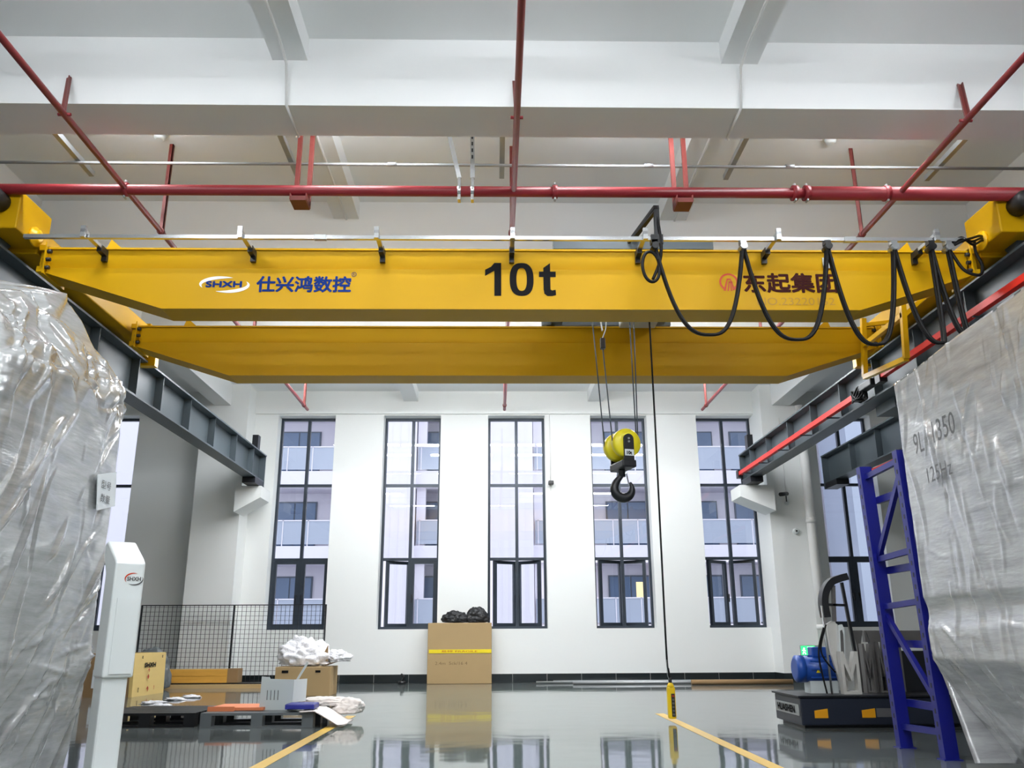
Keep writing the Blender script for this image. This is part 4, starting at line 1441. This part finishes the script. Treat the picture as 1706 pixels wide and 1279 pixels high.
def crease_set(seed, n, s0, s1, z0, z1, ang, spread, wmin, wmax, amin, amax, lmin, lmax):
    rg = random.Random(seed)
    return [(rg.uniform(s0, s1), rg.uniform(z0, z1), ang + rg.gauss(0, spread), rg.uniform(wmin, wmax), rg.uniform(amin, amax) * rg.choice((1, 1, 1, -.6)), rg.uniform(lmin, lmax), rg.uniform(-.25, .25)) for _ in range(n)]


def displace(S, Z, creases):
    H = np.zeros_like(S)
    for (cs_, cz, an, w, am, L, bend) in creases:
        ds, dz = S - cs_, Z - cz
        al = ds * cos(an) + dz * sin(an)
        ac = -ds * sin(an) + dz * cos(an) + bend * al * al / L
        along = np.clip(1 - (al / L) ** 2, 0, 1)
        ww = w * (.35 + .65 * along)
        side = np.where(ac > 0, ac / (ww * .45), -ac / ww)      # steep on one side, gentle on the other
        H += am * along * np.clip(1 - side, 0, 1)
    return H


def wrapped(parent, material, ringpts, zrows, shape, creases, big_seed, crumple):
    nu = len(ringpts)
    S = np.array([[q[2] for q in ringpts]] * len(zrows))
    pos = []
    for v in zrows:
        pos.append([shape(q[0], q[1], v) for q in ringpts])
    Z = np.array([[p[0].z for p in row] for row in pos])
    H = displace(S, Z, creases)
    vs, fs = [], []
    for j, row in enumerate(pos):
        for i, (p, n, k) in enumerate(row):
            b = noise.noise(Vector((S[j, i] * 1.6 + big_seed, p.z * 1.3, big_seed))) * .02 + noise.noise(Vector((S[j, i] * 5 + big_seed, p.z * 9, 2))) * .003
            c = crumple(p, v) if crumple else 0
            vs.append(p + n * (k * (H[j, i] + b) + c))
    for j in range(len(zrows) - 1):
        for i in range(nu - 1):
            a = j * nu + i
            fs.append((a, a + 1, a + nu + 1, a + nu))
    return MB().add(vs, fs, True).build('stretch_film', material, parent)


def left_shape(P, N, v):
    X0, X1, Y0, Y1 = -4.2, -2.40, 4.02, 5.42
    C = Vector(((X0 + X1) / 2 - .1, (Y0 + Y1) / 2, 0))
    edge = 2.12 + (P.y - Y0) * .11
    top = 2.56 + (P.y - Y0) * .24
    if v <= 1:
        z = .05 + (edge - .05) * v
        p = P - N * ((.6 - z) * .14 if z < .6 else 0)
        p.z = z
        return p, N, 1.0
    t = v - 1
    if t <= .5:
        t2 = t / .5
        p = P.lerp(C, .36 * t2)
        p.z = edge + (top - edge) * (t2 ** .9)
        return p, (N * .7 + Vector((0, 0, .7))).normalized(), .9
    t2 = (t - .5) / .5
    p = P.lerp(C, .36 + .62 * t2)
    p.z = top + .03 * t2
    return p, Vector((0, 0, 1)), .5


def left_crumple(p, v):
    if p.z < 2.05:
        return 0
    f = min(1, (p.z - 2.05) / .15)
    d = noise.voronoi(p * 3.0 + Vector((2, 1, 5)))[0]
    return f * (min(d[1] - d[0], .22) * .16 - .02)


def right_shape(P, N, v):
    X0, X1, Y0, Y1 = 2.80, 4.2, 2.75, 5.72
    C = Vector(((X0 + X1) / 2, (Y0 + Y1) / 2, 0))
    edge = 2.45 + (Y1 - P.y) * .05
    if v <= 1:
        z = .03 + (edge - .03) * v
        ins = (.62 - z) * .5 if z < .62 else 0
        if .8 < z < 1.0:
            ins += .02 * sin((z - .8) / .2 * pi)
        p = P - N * ins
        p.z = z
        return p, N, .8
    t = v - 1
    p = P.lerp(C, .98 * t)
    p.z = edge + .02 * sin(t * 3)
    return p, Vector((0, 0, 1)), .3


lm = thing('wrapped_machine', (-3.3, 4.7, 0), 'machine wrapped in shiny crumpled silver film at the left edge', 'machine', 'film wrapped machines')
zl_ = [i / 165 for i in range(166)] + [1 + .5 * (i + 1) / 36 for i in range(36)] + [1.6, 1.8, 2.0]
cr = crease_set(11, 46, 1.2, 3.2, .1, 2.2, radians(60), .2, .025, .06, .012, .030, .15, .5)
cr += crease_set(12, 50, 1.2, 3.2, .05, 1.1, radians(22), .25, .012, .03, .005, .014, .12, .4)
cr += crease_set(13, 60, 1.2, 3.2, .3, 2.2, radians(80), .5, .01, .022, .003, .009, .06, .2)
cr += crease_set(14, 26, 1.2, 3.2, 2.1, 2.7, radians(10), .6, .03, .07, .012, .035, .15, .4)
wrapped(lm, 'film_silver', ring(-4.2, -2.40, 4.02, 5.42, .07, 1.0, 3.25, .0135, .09), zl_, left_shape, cr, 3.7, left_crumple)
MB().box(-4.1, -2.55, 4.15, 5.3, 0, .5).build('machine_base', 'white_metal', lm)
sp = [onX(x, y, -2.372) for x, y in ((162, 790), (193, 786), (190, 843), (160, 850))]
MB().prism(sp, (.006, 0, 0)).build('paper_label', 'label_paper', lm)
lettering('label_print', '型号', 'ink_grey', lm, onX(168, 812, -2.364), .05, (0, 1, 0), (0, 0, 1), width=.13)
lettering('label_print', '数量', 'ink_grey', lm, onX(166, 835, -2.364), .05, (0, 1, 0), (0, 0, 1), width=.13)

rmch = thing('wrapped_machine', (3.5, 4.3, 0), 'tall machine wrapped in grey stretch film with pen marks at the right edge', 'machine', 'film wrapped machines')
zr_ = [i / 175 for i in range(176)] + [1.01, 1.03, 1.1, 1.4, 1.9]
cr = crease_set(21, 70, 5.7, 8.6, .4, 2.45, radians(97), .14, .02, .05, .008, .022, .12, .42)
cr += crease_set(22, 50, 5.7, 8.6, 1.9, 2.5, radians(80), .25, .015, .04, .008, .022, .08, .26)
cr += crease_set(23, 40, 5.7, 8.6, .1, .9, radians(125), .35, .015, .05, .008, .026, .12, .42)
cr += crease_set(24, 60, 5.7, 8.6, .3, 2.3, radians(170), .12, .01, .02, .002, .006, .1, .3)
wrapped(rmch, 'film_grey', ring(2.80, 4.2, 2.75, 5.72, .05, 5.6, 8.6, .013, .09), zr_, right_shape, cr, 9.1, None)
MB().box(3.2, 4.0, 3.1, 5.4, 0, .3).build('machine_base', 'white_metal', rmch)
lettering('pen_number', '9L', 'ink_grey', rmch, onX(1526, 758, 2.765), .137, (0, -1, .02), (0, 0, 1), width=.13, depth=.004)
lettering('pen_number', '1350', 'ink_grey', rmch, onX(1557, 738, 2.765), .137, (0, -1, .02), (0, 0, 1), width=.27, depth=.004)
lettering('pen_number', '125Hz', 'ink_grey', rmch, onX(1548, 805, 2.765), .097, (0, -1, .02), (0, 0, 1), width=.30, depth=.004)

# ================================================================== BLUE RACK FRAME
rk = thing('rack_frame', (2.88, 6.1, 0), 'blue steel rack upright frame with diagonal braces beside the right wrapped machine', 'rack')
rx = 2.89
yb0, yf0 = 6.42, 5.80
RH = 2.0
LEAN = -.024


def leaning(m):
    for p in m.v:
        p.x += LEAN * p.z
    return m


for yy, sgn in ((yb0, 1), (yf0, -1)):
    u = MB()
    u.box(rx - .045, rx + .045, yy - .035, yy - .030, 0.005, RH).box(rx - .045, rx - .040, yy - .030, yy + .035, 0.005, RH).box(rx + .040, rx + .045, yy - .030, yy + .035, 0.005, RH)
    up_ = leaning(u).build('upright', 'rack_blue', rk)
    MB().box(rx - .06, rx + .06, yy - .05, yy + .05, 0, .006).build('foot_plate', 'rack_blue', up_)
    s0 = None
    for i in range(24):
        z = .12 + i * .078
        if s0 is None:
            s0 = MB().box(rx - .047 + LEAN * z, rx - .0452 + LEAN * z, yy - .008, yy + .008, z, z + .03).build('slot', 'black_paint', up_)
        else:
            piece(s0, 'slot', Vector((rx - .0465 + LEAN * (z + .015), yy, z)), up_)
for z in (.16, .98, 1.32, 1.94):
    leaning(MB().bar((rx, yf0, z), (rx, yb0, z - .02), .03, .04)).build('rung', 'rack_blue', rk)
leaning(MB().bar((rx, yf0, 1.90), (rx, yb0, 1.28), .03, .04)).build('diagonal_brace', 'rack_blue', rk)
leaning(MB().bar((rx, yf0, .30), (rx, yb0, .92), .03, .04)).build('diagonal_brace', 'rack_blue', rk)
for z in (.30, .70, 1.22, 1.74):
    leaning(MB().bar((rx + .06, yf0 + .06, z), (rx + .06, yb0 - .02, z), .03, .05)).build('rear_rung', 'rack_blue', rk)

# ================================================================== DARK BASED MACHINE WITH CURVED ARM
bm_ = thing('base_machine', (3.3, 8.1, 0), 'grey cast machine with curved black arm on a dark low base', 'machine')
bY0, bY1 = 7.72, 8.42
base = MB().cbox(2.62, 4.35, bY0, bY1, .025, .25, .012).build('base', 'navy_paint', bm_)
MB().box(2.60, 4.37, bY0 - .015, bY1 + .015, .25, .265).build('base_top', 'black_paint', base)
MB().box(2.66, 4.30, bY0 + .06, bY1 - .06, 0, .03).build('plinth', 'black_paint', base)
MB().box(2.614, 2.62, bY0 + .04, bY1 - .04, .10, .19).build('name_plate', 'galv', base)
lettering('name_lettering', 'HUASHEN', 'ink_black', base, (2.613, bY1 - .1, .118), .055, (0, -1, 0), (0, 0, 1), bold=.004, width=.46)
for px in (1369, 1448):
    p = onY(px, 1192, bY0)
    MB().add([(p.x - .06, bY0 - .004, .085), (p.x + .055, bY0 - .004, .085), (p.x + .055, bY0 - .004, .16), (p.x - .06, bY0 - .004, .145), (p.x - .06, bY0, .085), (p.x + .055, bY0, .085), (p.x + .055, bY0, .16), (p.x - .06, bY0, .145)],
             [(0, 1, 2, 3), (4, 7, 6, 5), (0, 4, 5, 1), (3, 2, 6, 7), (0, 3, 7, 4), (1, 5, 6, 2)]).build('amber_marker', 'amber', base)
p = onY(1480, 1190, bY0)
MB().box(p.x - .1, p.x + .15, bY0 - .004, bY0, .09, .16).build('type_plate', 'ink_grey', base)
MY = 8.0


def mq(px, py, Y=MY):
    return onY(px, py, Y)


# rounded lever plate (white, with a slot) rising to the arm
def ringstrip(pts, w, y0, t):
    """thick strip following 2D points (x, z)"""
    m = MB()
    n = len(pts)
    L, Rr = [], []
    for i in range(n):
        a = pts[max(0, i - 1)]
        b = pts[min(n - 1, i + 1)]
        d = Vector((b.x - a.x, 0, b.z - a.z)).normalized()
        nn = Vector((-d.z, 0, d.x))
        wi = w[i] if isinstance(w, list) else w
        L.append(Vector((pts[i].x, y0, pts[i].z)) + nn * wi / 2)
        Rr.append(Vector((pts[i].x, y0, pts[i].z)) - nn * wi / 2)
    for i in range(n - 1):
        m.prism([L[i], L[i + 1], Rr[i + 1], Rr[i]], (0, t, 0))
    return m


arm_pts = smooth([mq(1377, 1028), mq(1373, 1005), mq(1375, 985), mq(1384, 970), mq(1397, 964), mq(1411, 960)], 5)
ringstrip(arm_pts, .062, MY - .03, .10).build('curved_arm', 'black_paint', bm_)
MB().bar(mq(1402, 970), mq(1424, 1085), .025, .03, up=(0, 1, 0)).build('push_rod', 'black_paint', bm_)
MB().bar(mq(1388, 975), mq(1390, 1035), .03, .03, up=(0, 1, 0)).build('push_rod', 'cast_dark', bm_)
MB().bar(mq(1378, 1007), mq(1411, 1008), .022, .03, up=(0, 1, 0)).build('cross_pin', 'black_paint', bm_)
lever = [mq(1374, 1040), mq(1382, 1034), mq(1392, 1040), mq(1398, 1070), mq(1402, 1105), mq(1410, 1150), mq(1404, 1160), mq(1394, 1130), mq(1382, 1090)]
MB().prism([p - Vector((0, .05, 0)) for p in lever], (0, .04, 0)).build('lever_plate', 'cast_grey', bm_)
sl = [mq(1390, 1042), mq(1396, 1040), mq(1400, 1050), mq(1401, 1100), mq(1396, 1108), mq(1391, 1098)]
MB().prism([p - Vector((0, .10, 0)) for p in sl], (0, .05, 0)).build('slot_plate', 'white_metal', bm_)
MB().prism([Vector((p.x * .5 + mq(1396, 1070).x * .5, MY - .103, p.z * .7 + mq(1396, 1070).z * .3)) for p in sl], (0, .004, 0)).build('slot', 'cast_dark', bm_)
# M shaped castings
def m_casting(px0, px1, pyt, pyb, Y, material, lab=None):
    a, b = mq(px0, pyt, Y), mq(px1, pyb, Y)
    x0, x1, z1, z0 = a.x, b.x, a.z, b.z
    z0 = max(z0, .265)
    w = (x1 - x0) * .16
    m = MB()
    m.box(x0, x0 + w, Y, Y + .08, z0, z1).box(x1 - w, x1, Y, Y + .08, z0, z1).box(x0 + w, x1 - w, Y, Y + .08, z0, z0 + w)
    cxm = (x0 + x1) / 2
    for s, xx in ((1, x0 + w), (-1, x1 - w)):
        m.prism([(xx, Y, z1), (xx + s * w * .2, Y, z1 - .0), (cxm, Y, z1 - (z1 - z0) * .52), (cxm, Y, z1 - (z1 - z0) * .70), (xx, Y, z1 - (z1 - z0) * .28)], (0, .08, 0))
    return m.build('m_casting', material, bm_)


m_casting(1399, 1438, 1085, 1168, 7.86, 'cast_grey')
m_casting(1436, 1462, 1072, 1160, 7.98, 'cast_dark')
m_casting(1460, 1486, 1068, 1158, 8.06, 'cast_dark')
for px in (1428, 1452, 1474, 1494):
    a = mq(px, 1050, 8.12)
    MB().prism([(a.x - .05, 8.12, a.z), (a.x + .05, 8.12, a.z), (a.x + .018, 8.12, a.z - .13), (a.x + .018, 8.12, .265), (a.x - .018, 8.12, .265), (a.x - .018, 8.12, a.z - .13)], (0, .06, 0)).build('fork_plate', 'cast_dark', bm_)
MB().box(3.42, 4.2, 8.15, 8.3, .265, .62).build('back_block', 'black_paint', bm_)
MB().box(3.42, 4.25, 8.14, 8.2, .70, .80).build('cross_beam', 'cast_dark', bm_)
# motor
mz = .47
mx0 = mq(1334, 1120, 8.1).x
mo = MB().cyl((mx0, 8.1, mz), (mx0 + .36, 8.1, mz), .115, 24).build('motor', 'motor_blue', bm_)
MB().lathe([(.118, 0), (.118, .06), (.09, .075)], (mx0 + .02, 8.1, mz), (-1, 0, 0), 24).build('fan_cover', 'motor_blue', mo)
MB().cbox(mx0 + .10, mx0 + .24, 8.04, 8.16, mz + .10, mz + .19, .01).build('terminal_box', 'motor_blue', mo)
for i in range(10):
    a = i * 2 * pi / 10
    MB().bar((mx0 + .06, 8.1 + .118 * cos(a), mz + .118 * sin(a)), (mx0 + .3, 8.1 + .118 * cos(a), mz + .118 * sin(a)), .012, .012).build('cooling_fin', 'motor_blue', mo)
MB().box(mx0 + .05, mx0 + .30, 8.02, 8.18, .265, mz - .10).build('motor_foot', 'pale_grey_metal', mo)
p = (mx0 + .12, 8.1 - .117, mz - .02)
MB().add([(p[0] - .02, p[1], p[2] - .01), (p[0] + .02, p[1], p[2] - .01), (p[0], p[1] - .002, p[2] + .025)], [(0, 1, 2)]).build('warning_sign', 'tape_yellow', mo)
for (a, b, c) in (((1372, 1045), (1364, 1090), (1378, 1155)), ((1376, 1040), (1368, 1085), (1392, 1120))):
    MB().tube(smooth([mq(*a, 7.9), mq(*b, 7.9), mq(*c, 7.9)], 8), .008, 6).build('hose', 'cable_black', bm_)
MB().cyl((mq(1378, 1110).x, 7.95, .265), (mq(1371, 1060).x, 7.95, 1.02), .010, 8).build('guide_rod', 'galv', bm_)
